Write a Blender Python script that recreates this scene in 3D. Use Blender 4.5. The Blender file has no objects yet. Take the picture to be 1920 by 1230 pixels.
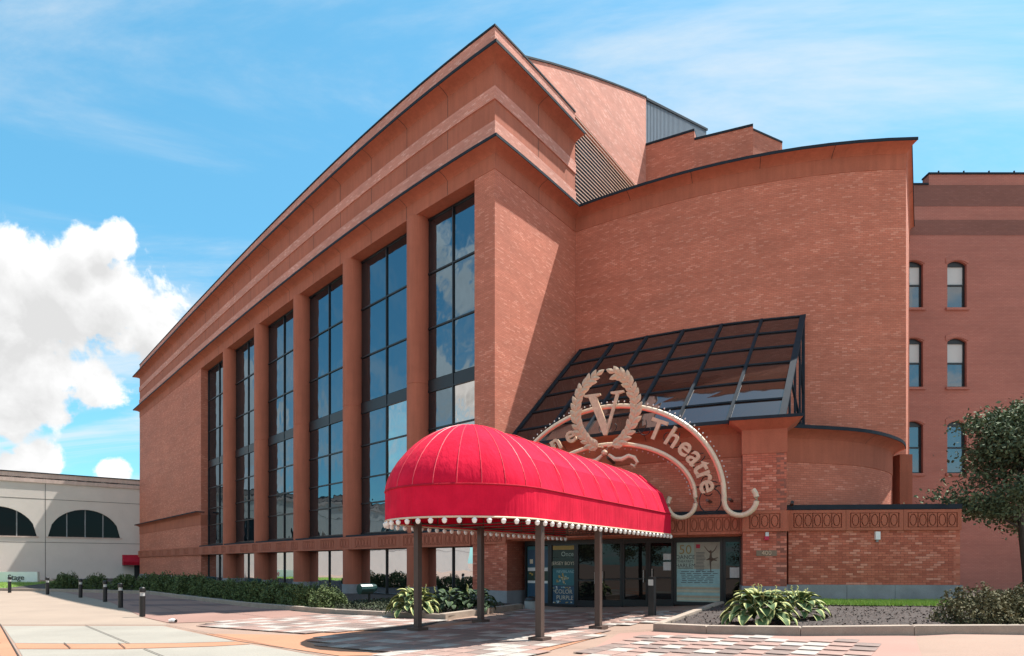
import bpy, bmesh, math, random
from mathutils import Vector, Matrix
R = math.radians
random.seed(7)
scene = bpy.context.scene
COL = scene.collection

# ------------------------------------------------------------------ camera
EYE = 1.73
cd = bpy.data.cameras.new('camera'); cam = bpy.data.objects.new('camera', cd); COL.objects.link(cam)
cam.location = (0, 0, EYE); cam.rotation_euler = (R(90), 0, 0)
cd.sensor_width = 36.0; cd.lens = 36.0 * 1150 / 1920
cd.shift_y = (1057 - 615) / 1920.0
cd.clip_end = 3000
scene.camera = cam

# ------------------------------------------------------------------ sun and sky
SUN = Vector((.48, .20, 1.0)).normalized()          # towards the sun
SUN_EL = math.asin(SUN.z); SUN_AZ = math.atan2(SUN.x, SUN.y)
sl = bpy.data.lights.new('sun', 'SUN'); sl.energy = 3.0; sl.angle = R(.53); sl.color = (1.0, .95, .87)
so = bpy.data.objects.new('sun', sl); COL.objects.link(so); so.location = (20, 10, 60)
so.rotation_euler = (-SUN).to_track_quat('-Z', 'Y').to_euler()
world = bpy.data.worlds.new('World'); scene.world = world; world.use_nodes = True
scene.view_settings.view_transform = 'Standard'; scene.view_settings.look = 'None'
scene.view_settings.exposure = 1.64; scene.view_settings.gamma = 1.0
scene.view_settings.use_curve_mapping = False
scene.cycles.max_bounces = 6; scene.cycles.diffuse_bounces = 3; scene.cycles.glossy_bounces = 3
scene.cycles.use_denoising = True

def build_world():
    nt = world.node_tree; N = nt.nodes; Lk = nt.links; N.clear()
    out = N.new('ShaderNodeOutputWorld'); bg = N.new('ShaderNodeBackground'); bg.inputs[1].default_value = .14
    sky = N.new('ShaderNodeTexSky'); sky.sky_type = 'NISHITA'; sky.sun_disc = False
    sky.sun_elevation = SUN_EL; sky.sun_rotation = SUN_AZ
    sky.air_density = 1.0; sky.dust_density = .6; sky.ozone_density = 1.6
    tc = N.new('ShaderNodeTexCoord')
    def math_(op, a, b=None, clamp=False):
        n = N.new('ShaderNodeMath'); n.operation = op; n.use_clamp = clamp
        for i, v in enumerate((a, b)):
            if v is None: continue
            if isinstance(v, (int, float)): n.inputs[i].default_value = v
            else: Lk.new(v, n.inputs[i])
        return n.outputs[0]
    def noise(vec, scale, detail, rough=.55, dist=0):
        n = N.new('ShaderNodeTexNoise'); n.inputs['Scale'].default_value = scale; n.inputs['Detail'].default_value = detail
        n.inputs['Roughness'].default_value = rough; n.inputs['Distortion'].default_value = dist
        Lk.new(vec, n.inputs['Vector']); return n.outputs['Fac']
    d = tc.outputs['Generated']
    # cumulus: heaps of cloud standing at fixed bearings, broken up by noise
    def heap(vec):
        best = None
        heaps = [(20, 590, .10), (120, 570, .10), (215, 580, .09), (290, 600, .055), (165, 470, .04), (215, 455, .03), (-90, 620, .14),
                 (90, 725, .075), (175, 725, .055), (20, 785, .05), (70, 865, .045), (25, 885, .04), (-120, 840, .09),
                 (205, 885, .03), (2300, 800, .14), (2450, 760, .12), (-700, 760, .2), (-900, 640, .2)]
        for px, py, r in heaps:
            c = Vector(((px - 960) / 1150, 1, (1057 - py) / 1150)).normalized()
            n = N.new('ShaderNodeVectorMath'); n.operation = 'DISTANCE'; Lk.new(vec, n.inputs[0]); n.inputs[1].default_value = c
            v = math_('SUBTRACT', 1.0, math_('DIVIDE', n.outputs['Value'], r * .8))
            best = v if best is None else math_('MAXIMUM', best, v)
        back = noise(vec, 3.1, 3)                      # unseen cumulus behind the viewer, added for a whiter, brighter fill
        sep = N.new('ShaderNodeSeparateXYZ'); Lk.new(vec, sep.inputs[0])
        behind = math_('MULTIPLY', math_('SUBTRACT', .25, sep.outputs[1]), 3.0, True)
        band = math_('SUBTRACT', 1.0, math_('ABSOLUTE', math_('DIVIDE', math_('SUBTRACT', sep.outputs[2], .42), .55)), True)
        gen = math_('SUBTRACT', math_('MULTIPLY', math_('MULTIPLY', back, band), math_('MULTIPLY', behind, 2.6)), .80)
        best = math_('MAXIMUM', best, gen)
        best = math_('MAXIMUM', best, -1.2)
        f = math_('SUBTRACT', noise(vec, 13.0, 10, .6, .2), .5)
        return math_('ADD', best, math_('MULTIPLY', f, 2.9))
    def shifted(dx, dz):
        n = N.new('ShaderNodeVectorMath'); n.operation = 'ADD'; Lk.new(d, n.inputs[0]); n.inputs[1].default_value = (dx, 0, dz); return n.outputs[0]
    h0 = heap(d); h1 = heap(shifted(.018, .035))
    mr = N.new('ShaderNodeMapRange'); mr.interpolation_type = 'SMOOTHSTEP'
    mr.inputs['From Min'].default_value = .0; mr.inputs['From Max'].default_value = .34; Lk.new(h0, mr.inputs['Value'])
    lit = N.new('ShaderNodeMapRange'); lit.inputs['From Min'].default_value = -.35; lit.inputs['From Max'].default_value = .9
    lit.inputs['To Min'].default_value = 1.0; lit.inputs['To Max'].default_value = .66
    Lk.new(h1, lit.inputs['Value'])  # cloud shading put into the colour: greyer where cloud lies above, sunward
    # cirrus: long streaks on a high sheet
    sep = N.new('ShaderNodeSeparateXYZ'); Lk.new(d, sep.inputs[0])
    zz = math_('ADD', math_('MAXIMUM', sep.outputs[2], 0.0), .12)
    cmb = N.new('ShaderNodeCombineXYZ')
    Lk.new(math_('DIVIDE', sep.outputs[0], zz), cmb.inputs[0]); Lk.new(math_('DIVIDE', sep.outputs[1], zz), cmb.inputs[1])
    mp = N.new('ShaderNodeMapping'); mp.inputs['Rotation'].default_value = (0, 0, R(58)); mp.inputs['Scale'].default_value = (.38, 1.25, 1)
    mp.inputs['Location'].default_value = (.9, .2, 0)
    Lk.new(cmb.outputs[0], mp.inputs['Vector'])
    c1 = noise(mp.outputs[0], 1.1, 9, .62, 1.1)
    cr = N.new('ShaderNodeMapRange'); cr.interpolation_type = 'SMOOTHSTEP'; cr.inputs['From Min'].default_value = .43; cr.inputs['From Max'].default_value = .70
    cr.inputs['To Max'].default_value = .75; Lk.new(c1, cr.inputs['Value'])
    tint = N.new('ShaderNodeMix'); tint.data_type = 'RGBA'; tint.blend_type = 'MULTIPLY'; tint.inputs[0].default_value = 1.0
    Lk.new(sky.outputs[0], tint.inputs[6]); tint.inputs[7].default_value = (.45, .70, .66, 1)
    ev = N.new('ShaderNodeMix'); ev.data_type = 'RGBA'; ev.inputs[0].default_value = .5; Lk.new(tint.outputs[2], ev.inputs[6]); ev.inputs[7].default_value = (.22, 1.02, 1.68, 1)
    m1 = N.new('ShaderNodeMix'); m1.data_type = 'RGBA'; Lk.new(cr.outputs[0], m1.inputs[0]); Lk.new(ev.outputs[2], m1.inputs[6])
    m1.inputs[7].default_value = (2.05, 2.15, 2.2, 1)
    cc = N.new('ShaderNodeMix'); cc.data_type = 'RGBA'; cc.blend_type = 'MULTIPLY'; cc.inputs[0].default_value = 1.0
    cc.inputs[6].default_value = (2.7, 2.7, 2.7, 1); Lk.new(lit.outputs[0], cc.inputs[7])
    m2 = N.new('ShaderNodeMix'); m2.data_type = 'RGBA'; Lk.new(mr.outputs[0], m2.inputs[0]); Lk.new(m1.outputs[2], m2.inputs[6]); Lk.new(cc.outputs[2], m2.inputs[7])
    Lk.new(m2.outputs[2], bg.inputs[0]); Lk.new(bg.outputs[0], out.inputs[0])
build_world()

# ------------------------------------------------------------------ materials
def new_mat(name):
    m = bpy.data.materials.new(name); m.use_nodes = True
    return m, m.node_tree.nodes, m.node_tree.links, m.node_tree.nodes['Principled BSDF']
def ramp2(N, Lk, fac, a, b):
    n = N.new('ShaderNodeMix'); n.data_type = 'RGBA'
    if isinstance(fac, float): n.inputs[0].default_value = fac
    else: Lk.new(fac, n.inputs[0])
    for i, c in ((6, a), (7, b)):
        if isinstance(c, tuple): n.inputs[i].default_value = (*c, 1)
        else: Lk.new(c, n.inputs[i])
    return n.outputs[2]
def mrange(N, Lk, v, a, b, c=0., d=1.):
    n = N.new('ShaderNodeMapRange'); n.inputs[1].default_value = a; n.inputs[2].default_value = b; n.inputs[3].default_value = c; n.inputs[4].default_value = d
    Lk.new(v, n.inputs[0]); return n.outputs[0]
def tnoise(N, Lk, vec, scale, detail=4, rough=.6):
    n = N.new('ShaderNodeTexNoise'); n.inputs['Scale'].default_value = scale; n.inputs['Detail'].default_value = detail; n.inputs['Roughness'].default_value = rough
    if vec is not None: Lk.new(vec, n.inputs['Vector'])
    return n.outputs['Fac']
def bump(N, Lk, b, h, strength=.3, dist=.02):
    n = N.new('ShaderNodeBump'); n.inputs['Strength'].default_value = strength; n.inputs['Distance'].default_value = dist
    Lk.new(h, n.inputs['Height']); Lk.new(n.outputs[0], b.inputs['Normal'])
def plain(name, c, rough=.6, var=.12, scale=3.0, metal=0., bmp=0., fine=60.):
    m, N, Lk, b = new_mat(name)
    tc = N.new('ShaderNodeTexCoord')
    f = tnoise(N, Lk, tc.outputs['Object'], scale, 6)
    g = tnoise(N, Lk, tc.outputs['Object'], fine, 3)
    mx = N.new('ShaderNodeMath'); mx.operation = 'ADD'; Lk.new(f, mx.inputs[0]); Lk.new(g, mx.inputs[1])
    lo = tuple(v * (1 - var) for v in c); hi = tuple(min(1, v * (1 + var)) for v in c)
    Lk.new(ramp2(N, Lk, mrange(N, Lk, mx.outputs[0], .7, 1.3), lo, hi), b.inputs['Base Color'])
    b.inputs['Roughness'].default_value = rough; b.inputs['Metallic'].default_value = metal
    if bmp: bump(N, Lk, b, g, bmp, .01)
    return m
def brickmat(name, c1, c2, light, mortar, w=.2286, h=.0762, patch=.25, bstr=.5):
    m, N, Lk, b = new_mat(name)
    uv = N.new('ShaderNodeUVMap').outputs[0]
    br = N.new('ShaderNodeTexBrick'); br.offset = .5; br.squash = 1
    Lk.new(uv, br.inputs['Vector'])
    br.inputs['Scale'].default_value = 1; br.inputs['Brick Width'].default_value = w; br.inputs['Row Height'].default_value = h
    br.inputs['Mortar Size'].default_value = .0055; br.inputs['Mortar Smooth'].default_value = .15; br.inputs['Bias'].default_value = 0
    br.inputs['Color1'].default_value = (0, 0, 0, 1); br.inputs['Color2'].default_value = (1, 1, 1, 1); br.inputs['Mortar'].default_value = (.4, .4, .4, 1)
    t = N.new('ShaderNodeSeparateColor'); Lk.new(br.outputs['Color'], t.inputs[0]); rnd = t.outputs[0]
    base = ramp2(N, Lk, rnd, c1, c2)
    base = ramp2(N, Lk, mrange(N, Lk, rnd, .86, .93), base, light)
    pn = tnoise(N, Lk, uv, .35, 4); mp = N.new('ShaderNodeMapping'); mp.inputs['Scale'].default_value = (.25, 2.2, 1); Lk.new(uv, mp.inputs[0])
    pr = tnoise(N, Lk, mp.outputs[0], .8, 4)
    ad = N.new('ShaderNodeMath'); ad.operation = 'ADD'; Lk.new(pn, ad.inputs[0]); Lk.new(pr, ad.inputs[1])
    hv = N.new('ShaderNodeHueSaturation'); hv.inputs['Saturation'].default_value = 1.0
    Lk.new(mrange(N, Lk, ad.outputs[0], .7, 1.3, 1 - patch, 1 + patch), hv.inputs['Value']); Lk.new(base, hv.inputs['Color'])
    col = ramp2(N, Lk, br.outputs['Fac'], hv.outputs[0], mortar)
    Lk.new(col, b.inputs['Base Color']); b.inputs['Roughness'].default_value = .85
    inv = N.new('ShaderNodeMath'); inv.operation = 'SUBTRACT'; inv.inputs[0].default_value = 1; Lk.new(br.outputs['Fac'], inv.inputs[1])
    bump(N, Lk, b, inv.outputs[0], bstr, .008)
    return m
BR1, BR2, BRL, MOR = (.49, .152, .092), (.58, .198, .125), (.62, .24, .16), (.36, .125, .082)
M = {}
M['brick'] = brickmat('red brick', BR1, BR2, BRL, MOR, patch=.17)
M['brick_rough'] = brickmat('rough red brick', (.58, .23, .165), (.66, .29, .215), (.72, .36, .28), (.50, .22, .165), patch=.2, bstr=.9)
M['brick_painted'] = brickmat('painted old brick', (.40, .15, .115), (.42, .165, .125), (.43, .17, .13), (.31, .115, .088), w=.21, h=.072, patch=.14, bstr=.8)
M['painted_dark'] = brickmat('dark painted brick', (.22, .09, .07), (.24, .10, .078), (.25, .105, .085), (.18, .072, .056), w=.21, h=.072, patch=.12, bstr=.8)
def stuccomat(name, c):
    m, N, Lk, b = new_mat(name)
    tc = N.new('ShaderNodeTexCoord'); mp = N.new('ShaderNodeMapping'); mp.inputs['Scale'].default_value = (3, 3, .25); Lk.new(tc.outputs['Object'], mp.inputs[0])
    st = tnoise(N, Lk, mp.outputs[0], 1.6, 6); fi = tnoise(N, Lk, tc.outputs['Object'], 38, 3); lg = tnoise(N, Lk, tc.outputs['Object'], .6, 4)
    a = N.new('ShaderNodeMath'); a.operation = 'ADD'; Lk.new(st, a.inputs[0]); Lk.new(fi, a.inputs[1])
    a2 = N.new('ShaderNodeMath'); a2.operation = 'ADD'; Lk.new(a.outputs[0], a2.inputs[0]); Lk.new(lg, a2.inputs[1])
    Lk.new(ramp2(N, Lk, mrange(N, Lk, a2.outputs[0], 1.1, 1.9), tuple(v * .78 for v in c), tuple(v * 1.2 for v in c)), b.inputs['Base Color'])
    b.inputs['Roughness'].default_value = .9; bump(N, Lk, b, fi, .35, .01)
    return m
M['stucco'] = stuccomat('terracotta stucco', (.40, .122, .070))
M['beige'] = plain('beige stucco', (.66, .60, .555), .9, .07, .6, bmp=.15)
M['beige_trim'] = stuccomat('pink beige trim', (.58, .45, .40))
M['dark'] = plain('dark metal cap', (.022, .030, .040), .65, .2)
M['dark'].node_tree.nodes['Principled BSDF'].inputs['Specular IOR Level'].default_value = .1
M['mullion'] = plain('black window metal', (.012, .013, .016), .4, .2)
M['granite'] = plain('grey granite', (.25, .26, .275), .7, .28, 1.5, bmp=.2, fine=90)
M['concrete'] = plain('kerb concrete', (.33, .265, .215), .85, .22, 2.2, bmp=.3)
M['metal_siding'] = plain('grey metal siding', (.24, .27, .31), .45, .1)
M['pole'] = plain('bronze brown post', (.085, .055, .045), .45, .15)
M['black'] = plain('black paint', (.012, .012, .013), .45, .2)
M['bulb'] = plain('white lamp globe', (.85, .83, .80), .25, .03)
M['gold'] = plain('weathered gilt', (.56, .40, .27), .45, .25, 6.0, bmp=.15)
M['pale_gold'] = plain('cream enamel', (.68, .55, .40), .4, .12)
M['neon'] = plain('salmon neon tube', (.75, .22, .15), .3, .08)
M['iron'] = plain('black wrought iron', (.012, .012, .015), .5, .2)
M['steel'] = plain('brushed steel', (.55, .55, .56), .3, .1, metal=.8)
M['white'] = plain('white enamel', (.78, .78, .77), .5, .05)
M['grey_text'] = plain('dark grey lettering', (.06, .065, .075), .6, .1)
M['red_text'] = plain('crimson lettering', (.5, .02, .06), .6, .1)
M['soil'] = plain('dark mulch', (.055, .042, .038), .95, .6, 9, bmp=1.0, fine=45)
M['chip'] = plain('bark chip', (.085, .06, .052), .9, .6, 30)
M['bark'] = plain('tree bark', (.05, .038, .03), .9, .4, 8, bmp=.8, fine=30)
def glassmat(name, c, refl, rough=.015, wav=.0, fscale=1.0, tint=(.9, .95, 1)):
    m, N, Lk, b = new_mat(name)
    N.remove(b); out = N['Material Output']
    df = N.new('ShaderNodeBsdfDiffuse'); df.inputs[0].default_value = (*c, 1)
    gl = N.new('ShaderNodeBsdfGlossy'); gl.inputs['Roughness'].default_value = rough; gl.inputs[0].default_value = (*tint, 1)
    fr = N.new('ShaderNodeFresnel'); fr.inputs[0].default_value = 1.5
    ad = N.new('ShaderNodeMath'); ad.operation = 'ADD'; ad.use_clamp = True; Lk.new(fr.outputs[0], ad.inputs[0]); ad.inputs[1].default_value = refl; sc = N.new('ShaderNodeMath'); sc.operation = 'MULTIPLY'; sc.inputs[1].default_value = fscale; Lk.new(fr.outputs[0], sc.inputs[0]); Lk.new(sc.outputs[0], ad.inputs[0])
    mx = N.new('ShaderNodeMixShader'); Lk.new(ad.outputs[0], mx.inputs[0]); Lk.new(df.outputs[0], mx.inputs[1]); Lk.new(gl.outputs[0], mx.inputs[2])
    if wav:
        tc = N.new('ShaderNodeTexCoord'); f = tnoise(N, Lk, tc.outputs['Object'], .55, 2)
        bp = N.new('ShaderNodeBump'); bp.inputs['Strength'].default_value = wav; bp.inputs['Distance'].default_value = .05
        Lk.new(f, bp.inputs['Height']); Lk.new(bp.outputs[0], gl.inputs['Normal'])
    Lk.new(mx.outputs[0], out.inputs[0]); return m
M['glass'] = glassmat('tinted window glass', (.006, .011, .015), .01, .01, .35, .27, (.55, .75, .88))
M['glass_low'] = glassmat('shop window glass', (.010, .012, .012), .02, .01, .1, .7)
M['glass_swirl'] = glassmat('rippled window glass', (.010, .012, .013), .08, .01, 1.0, .6, (.75, .72, .68))
M['glass_door'] = glassmat('dark door glass', (.008, .008, .008), .0, .01, .05, .8)
M['glass_black'] = glassmat('black lunette glass', (.005, .005, .006), .0, .02, .0, .3)
M['glass_roof'] = glassmat('sloped tinted glass', (.035, .018, .014), .05, .02, .2)
M['glass_old'] = glassmat('sash glass', (.05, .07, .08), .12, .02, .1)
M['blind'] = plain('pale window blind', (.52, .54, .54), .6, .05)
def fabric(name, c):
    m, N, Lk, b = new_mat(name)
    tc = N.new('ShaderNodeTexCoord')
    f = tnoise(N, Lk, tc.outputs['Object'], 1.5, 5); w = tnoise(N, Lk, tc.outputs['Object'], 120, 2)
    Lk.new(ramp2(N, Lk, mrange(N, Lk, f, .3, .7), tuple(v * .8 for v in c), tuple(min(1, v * 1.12 + .004) for v in c)), b.inputs['Base Color'])
    b.inputs['Roughness'].default_value = .85; b.inputs['Specular IOR Level'].default_value = .08
    if 'Sheen Weight' in b.inputs: b.inputs['Sheen Weight'].default_value = .02
    mp = N.new('ShaderNodeMapping'); mp.inputs['Scale'].default_value = (6, 6, .5); Lk.new(tc.outputs['Object'], mp.inputs[0])
    wr = tnoise(N, Lk, mp.outputs[0], 1.5, 3); bump(N, Lk, b, wr, .55, .04)
    return m
M['canvas'] = fabric('red awning canvas', (.66, .008, .042))
M['canvas_in'] = fabric('dark red canvas', (.40, .012, .03))
def leafmat(name, c, c2, trans=.25):
    m, N, Lk, b = new_mat(name)
    oi = N.new('ShaderNodeTexCoord'); g = tnoise(N, Lk, oi.outputs['Object'], 7, 3)
    at = N.new('ShaderNodeAttribute'); at.attribute_name = 'tone'
    ad = N.new('ShaderNodeMath'); ad.operation = 'ADD'; Lk.new(g, ad.inputs[0]); Lk.new(at.outputs['Fac'], ad.inputs[1])
    Lk.new(ramp2(N, Lk, mrange(N, Lk, ad.outputs[0], .35, 1.25), c, c2), b.inputs['Base Color'])
    b.inputs['Roughness'].default_value = .8
    return m
M['leaf_hedge'] = leafmat('hedge leaf', (.028, .05, .018), (.11, .15, .045))
M['leaf_olive'] = leafmat('olive shrub leaf', (.04, .045, .018), (.15, .13, .06))
M['leaf_tree'] = leafmat('tree leaf', (.03, .048, .026), (.13, .165, .08))
M['leaf_ground'] = leafmat('ground cover leaf', (.015, .025, .012), (.06, .075, .035))
M['grass'] = leafmat('lawn grass', (.12, .23, .03), (.30, .42, .08))
M['hosta'] = leafmat('hosta leaf', (.05, .10, .03), (.14, .20, .06))
M['hosta_edge'] = leafmat('cream hosta margin', (.42, .42, .15), (.62, .60, .32))
M['hosta_dark'] = leafmat('dark hosta leaf', (.02, .045, .02), (.06, .09, .035))
def groundmat(name, c, var=.12, joints=None, scale=.5):
    m, N, Lk, b = new_mat(name)
    tc = N.new('ShaderNodeTexCoord'); P = tc.outputs['Object']
    a = tnoise(N, Lk, P, scale, 7); f = tnoise(N, Lk, P, 45, 3)
    s = N.new('ShaderNodeMath'); s.operation = 'ADD'; Lk.new(a, s.inputs[0]); Lk.new(f, s.inputs[1])
    Lk.new(ramp2(N, Lk, mrange(N, Lk, s.outputs[0], .7, 1.3), tuple(v * (1 - var) for v in c), tuple(v * (1 + var) for v in c)), b.inputs['Base Color'])
    b.inputs['Roughness'].default_value = .9; bump(N, Lk, b, f, .15, .006)
    return m
M['ground'] = groundmat('pinkish concrete', (.29, .195, .15), .14)
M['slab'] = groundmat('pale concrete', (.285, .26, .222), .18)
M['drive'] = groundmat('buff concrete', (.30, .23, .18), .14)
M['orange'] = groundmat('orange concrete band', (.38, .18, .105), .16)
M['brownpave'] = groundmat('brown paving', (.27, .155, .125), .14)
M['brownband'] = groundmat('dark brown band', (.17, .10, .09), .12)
M['rosepave'] = groundmat('rose paving', (.33, .19, .155), .12)
M['lawn'] = groundmat('lawn soil', (.11, .19, .03), .3)
M['tile_white'] = groundmat('white paver', (.36, .325, .295), .22, scale=2)
M['tile_pink'] = groundmat('pink paver', (.30, .195, .165), .2, scale=2)
M['tile_grey'] = groundmat('grey brown paver', (.205, .15, .132), .24, scale=2)
M['joint'] = plain('dark joint', (.05, .04, .035), .95, .2)

# ------------------------------------------------------------------ mesh helpers
class MB:
    def __init__(s): s.v = []; s.f = []; s.uv = []; s.mi = []; s.smooth = False
    def quadface(s, pts, uvs=None, mi=0):
        i = len(s.v); s.v += [tuple(p) for p in pts]; s.f.append(tuple(range(i, i + len(pts)))); s.uv.append(uvs); s.mi.append(mi)
    def prism(s, loop, vec, mi=0, caps=True):
        """closed solid: loop of 3-D points moved along vec"""
        vec = Vector(vec); a = [Vector(p) for p in loop]; b = [p + vec for p in a]; n = len(a)
        for i in range(n): s.quadface([a[i], a[(i + 1) % n], b[(i + 1) % n], b[i]], None, mi)
        if caps: s.quadface(list(reversed(a)), None, mi); s.quadface(b, None, mi)
    def box(s, o, ux, uy, x0, x1, y0, y1, z0, z1, mi=0):
        """box in a local frame: o origin, ux / uy unit plan vectors"""
        P = lambda x, y, z: Vector((o[0] + ux[0] * x + uy[0] * y, o[1] + ux[1] * x + uy[1] * y, z))
        c = [P(x0, y0, z0), P(x1, y0, z0), P(x1, y1, z0), P(x0, y1, z0), P(x0, y0, z1), P(x1, y0, z1), P(x1, y1, z1), P(x0, y1, z1)]
        hand = ux[0] * uy[1] - ux[1] * uy[0]
        fs = [(0, 3, 2, 1), (4, 5, 6, 7), (0, 1, 5, 4), (1, 2, 6, 5), (2, 3, 7, 6), (3, 0, 4, 7)]
        us = {2: 'x', 4: 'x', 3: 'y', 5: 'y'}
        loc = [(x0, y0, z0), (x1, y0, z0), (x1, y1, z0), (x0, y1, z0), (x0, y0, z1), (x1, y0, z1), (x1, y1, z1), (x0, y1, z1)]
        for k, f in enumerate(fs):
            uv = [((loc[i][0] if us.get(k, 'x') == 'x' else loc[i][1]), (loc[i][2] if k > 1 else loc[i][1])) for i in f]
            if hand < 0: f = tuple(reversed(f)); uv = list(reversed(uv))
            s.quadface([c[i] for i in f], uv, mi)
    def tube(s, pts, r, n=8, mi=0, taper=None):
        pts = [Vector(p) for p in pts]; rings = []
        up0 = Vector((0, 0, 1))
        for i, p in enumerate(pts):
            t = (pts[min(i + 1, len(pts) - 1)] - pts[max(i - 1, 0)]).normalized()
            a = t.cross(up0)
            if a.length < .05: a = t.cross(Vector((1, 0, 0)))
            a.normalize(); b = a.cross(t).normalized()
            rr = r if taper is None else taper[i]
            rings.append([p + (a * math.cos(2 * math.pi * k / n) + b * math.sin(2 * math.pi * k / n)) * rr for k in range(n)])
        for i in range(len(rings) - 1):
            for k in range(n):
                s.quadface([rings[i][k], rings[i][(k + 1) % n], rings[i + 1][(k + 1) % n], rings[i + 1][k]], None, mi)
        s.quadface(list(reversed(rings[0])), None, mi); s.quadface(rings[-1], None, mi)
    def lathe(s, c, prof, n=24, mi=0):
        rings = [[Vector((c[0] + r * math.cos(2 * math.pi * k / n), c[1] + r * math.sin(2 * math.pi * k / n), c[2] + z)) for k in range(n)] for r, z in prof]
        for i in range(len(rings) - 1):
            for k in range(n):
                u0 = prof[i][0] * 2 * math.pi * k / n
                s.quadface([rings[i][k], rings[i][(k + 1) % n], rings[i + 1][(k + 1) % n], rings[i + 1][k]], None, mi)
        s.quadface(list(reversed(rings[0])), None, mi); s.quadface(rings[-1], None, mi)
    def mesh(s, name, mats):
        me = bpy.data.meshes.new(name); me.from_pydata(s.v, [], s.f)
        if not isinstance(mats, (list, tuple)): mats = [mats]
        for m in mats: me.materials.append(m)
        uvl = me.uv_layers.new(name='UVMap')
        flat = []
        for k, f in enumerate(s.f):
            uvs = s.uv[k]
            if uvs is None:
                ps = [Vector(s.v[i]) for i in f]
                n = Vector((0, 0, 0))
                for i in range(len(ps)): n += (ps[i] - ps[0]).cross(ps[(i + 1) % len(ps)] - ps[0])
                if n.length > 0: n.normalize()
                if abs(n.z) < .75:
                    t = Vector((-n.y, n.x, 0)).normalized(); uvs = [(p.dot(t), p.z) for p in ps]
                else: uvs = [(p.x, p.y) for p in ps]
            for u in uvs: flat += [u[0], u[1]]
        uvl.data.foreach_set('uv', flat)
        me.polygons.foreach_set('material_index', s.mi)
        if s.smooth: me.polygons.foreach_set('use_smooth', [True] * len(s.f))
        me.update()
        return me
    def build(s, name, mats, parent=None, weld=False):
        me = s.mesh(name, mats)
        if weld:
            bm = bmesh.new(); bm.from_mesh(me); bmesh.ops.remove_doubles(bm, verts=bm.verts, dist=.0005); bm.to_mesh(me); bm.free()
        o = bpy.data.objects.new(name, me); COL.objects.link(o)
        if parent: o.parent = parent; o.matrix_parent_inverse = parent.matrix_world.inverted() if False else Matrix.Translation(-Vector(parent.location)) if parent.type == 'EMPTY' else Matrix()
        return o
def tag(o, label=None, cat=None, group=None, kind=None):
    if label: o['label'] = label
    if cat: o['category'] = cat
    if group: o['group'] = group
    if kind: o['kind'] = kind
    return o
def thing(name, loc, label, cat, group=None):
    o = bpy.data.objects.new(name, None); COL.objects.link(o); o.location = loc; o.empty_display_size = .3
    return tag(o, label, cat, group)
def place(name, mesh, parent, loc=(0, 0, 0), rz=0, scale=1):
    """an object sharing mesh data, given in world coordinates under an un-rotated parent"""
    o = bpy.data.objects.new(name, mesh); COL.objects.link(o)
    o.location = loc; o.rotation_euler = (0, 0, rz); o.scale = (scale,) * 3 if isinstance(scale, (int, float)) else scale
    if parent:
        o.parent = parent
        if parent.type == 'EMPTY': o.matrix_parent_inverse = Matrix.Translation(-Vector(parent.location))
    return o

class Curve:
    """plan line given by (station, x, y); side=+1 when outward is to the left of travel"""
    def __init__(s, pts, side): s.p = pts; s.side = side
    def xy(s, L):
        p = s.p; i = 0
        while i < len(p) - 2 and L > p[i + 1][0]: i += 1
        a = p[i]; b = p[i + 1]; t = (L - a[0]) / (b[0] - a[0])
        def slope(k):
            k0 = max(k - 1, 0); k1 = min(k + 1, len(p) - 1); h = p[k1][0] - p[k0][0]
            return ((p[k1][1] - p[k0][1]) / h, (p[k1][2] - p[k0][2]) / h)
        h = b[0] - a[0]; m0 = slope(i); m1 = slope(i + 1)
        if t < 0 or t > 1:
            m = m0 if t < 0 else m1; q = a if t < 0 else b; dL = L - q[0]
            return Vector((q[1] + m[0] * dL, q[2] + m[1] * dL))
        h00 = 2 * t**3 - 3 * t**2 + 1; h10 = t**3 - 2 * t**2 + t; h01 = -2 * t**3 + 3 * t**2; h11 = t**3 - t**2
        return Vector(tuple(h00 * a[j + 1] + h10 * h * m0[j] + h01 * b[j + 1] + h11 * h * m1[j] for j in (0, 1)))
    def tan(s, L): return (s.xy(L + .05) - s.xy(L - .05)).normalized()
    def nor(s, L): t = s.tan(L); return Vector((-t.y, t.x)) * s.side
    def at(s, L, off, z): q = s.xy(L) + s.nor(L) * off; return Vector((q.x, q.y, z))
def sweep(mb, cv, s0, s1, prof, m0=0., m1=0., step=1.5, mi=0, caps=True):
    """closed profile [(off, z)...] carried along a plan curve; ends shift by m*off for mitres"""
    n = max(1, int(abs(s1 - s0) / step)); k = len(prof); rows = []
    for i in range(n + 1):
        t = i / n; row = []
        for off, z in prof:
            L = (s0 + m0 * off) * (1 - t) + (s1 + m1 * off) * t
            row.append((cv.at(L, off, z), L))
        rows.append(row)
    flip = (cv.side > 0)
    for i in range(n):
        for j in range(k):
            j2 = (j + 1) % k
            a, b, c, d = rows[i][j], rows[i + 1][j], rows[i + 1][j2], rows[i][j2]
            dz = abs(prof[j][1] - prof[j2][1]); do = abs(prof[j][0] - prof[j2][0])
            vv = (lambda q: prof[q][1]) if dz >= do else (lambda q: prof[q][0])
            q = [a[0], b[0], c[0], d[0]]; u = [(a[1], vv(j)), (b[1], vv(j)), (c[1], vv(j2)), (d[1], vv(j2))]
            if not flip: q.reverse(); u.reverse()
            mb.quadface(q, u, mi)
    if caps:
        c0 = [r[0] for r in rows[0]]; c1 = [r[0] for r in rows[-1]]
        u0 = [(p[0], p[1]) for p in prof]
        if flip: mb.quadface(list(reversed(c0)) if False else c0, u0, mi); mb.quadface(list(reversed(c1)), list(reversed(u0)), mi)
        else: mb.quadface(list(reversed(c0)), list(reversed(u0)), mi); mb.quadface(c1, u0, mi)
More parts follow.
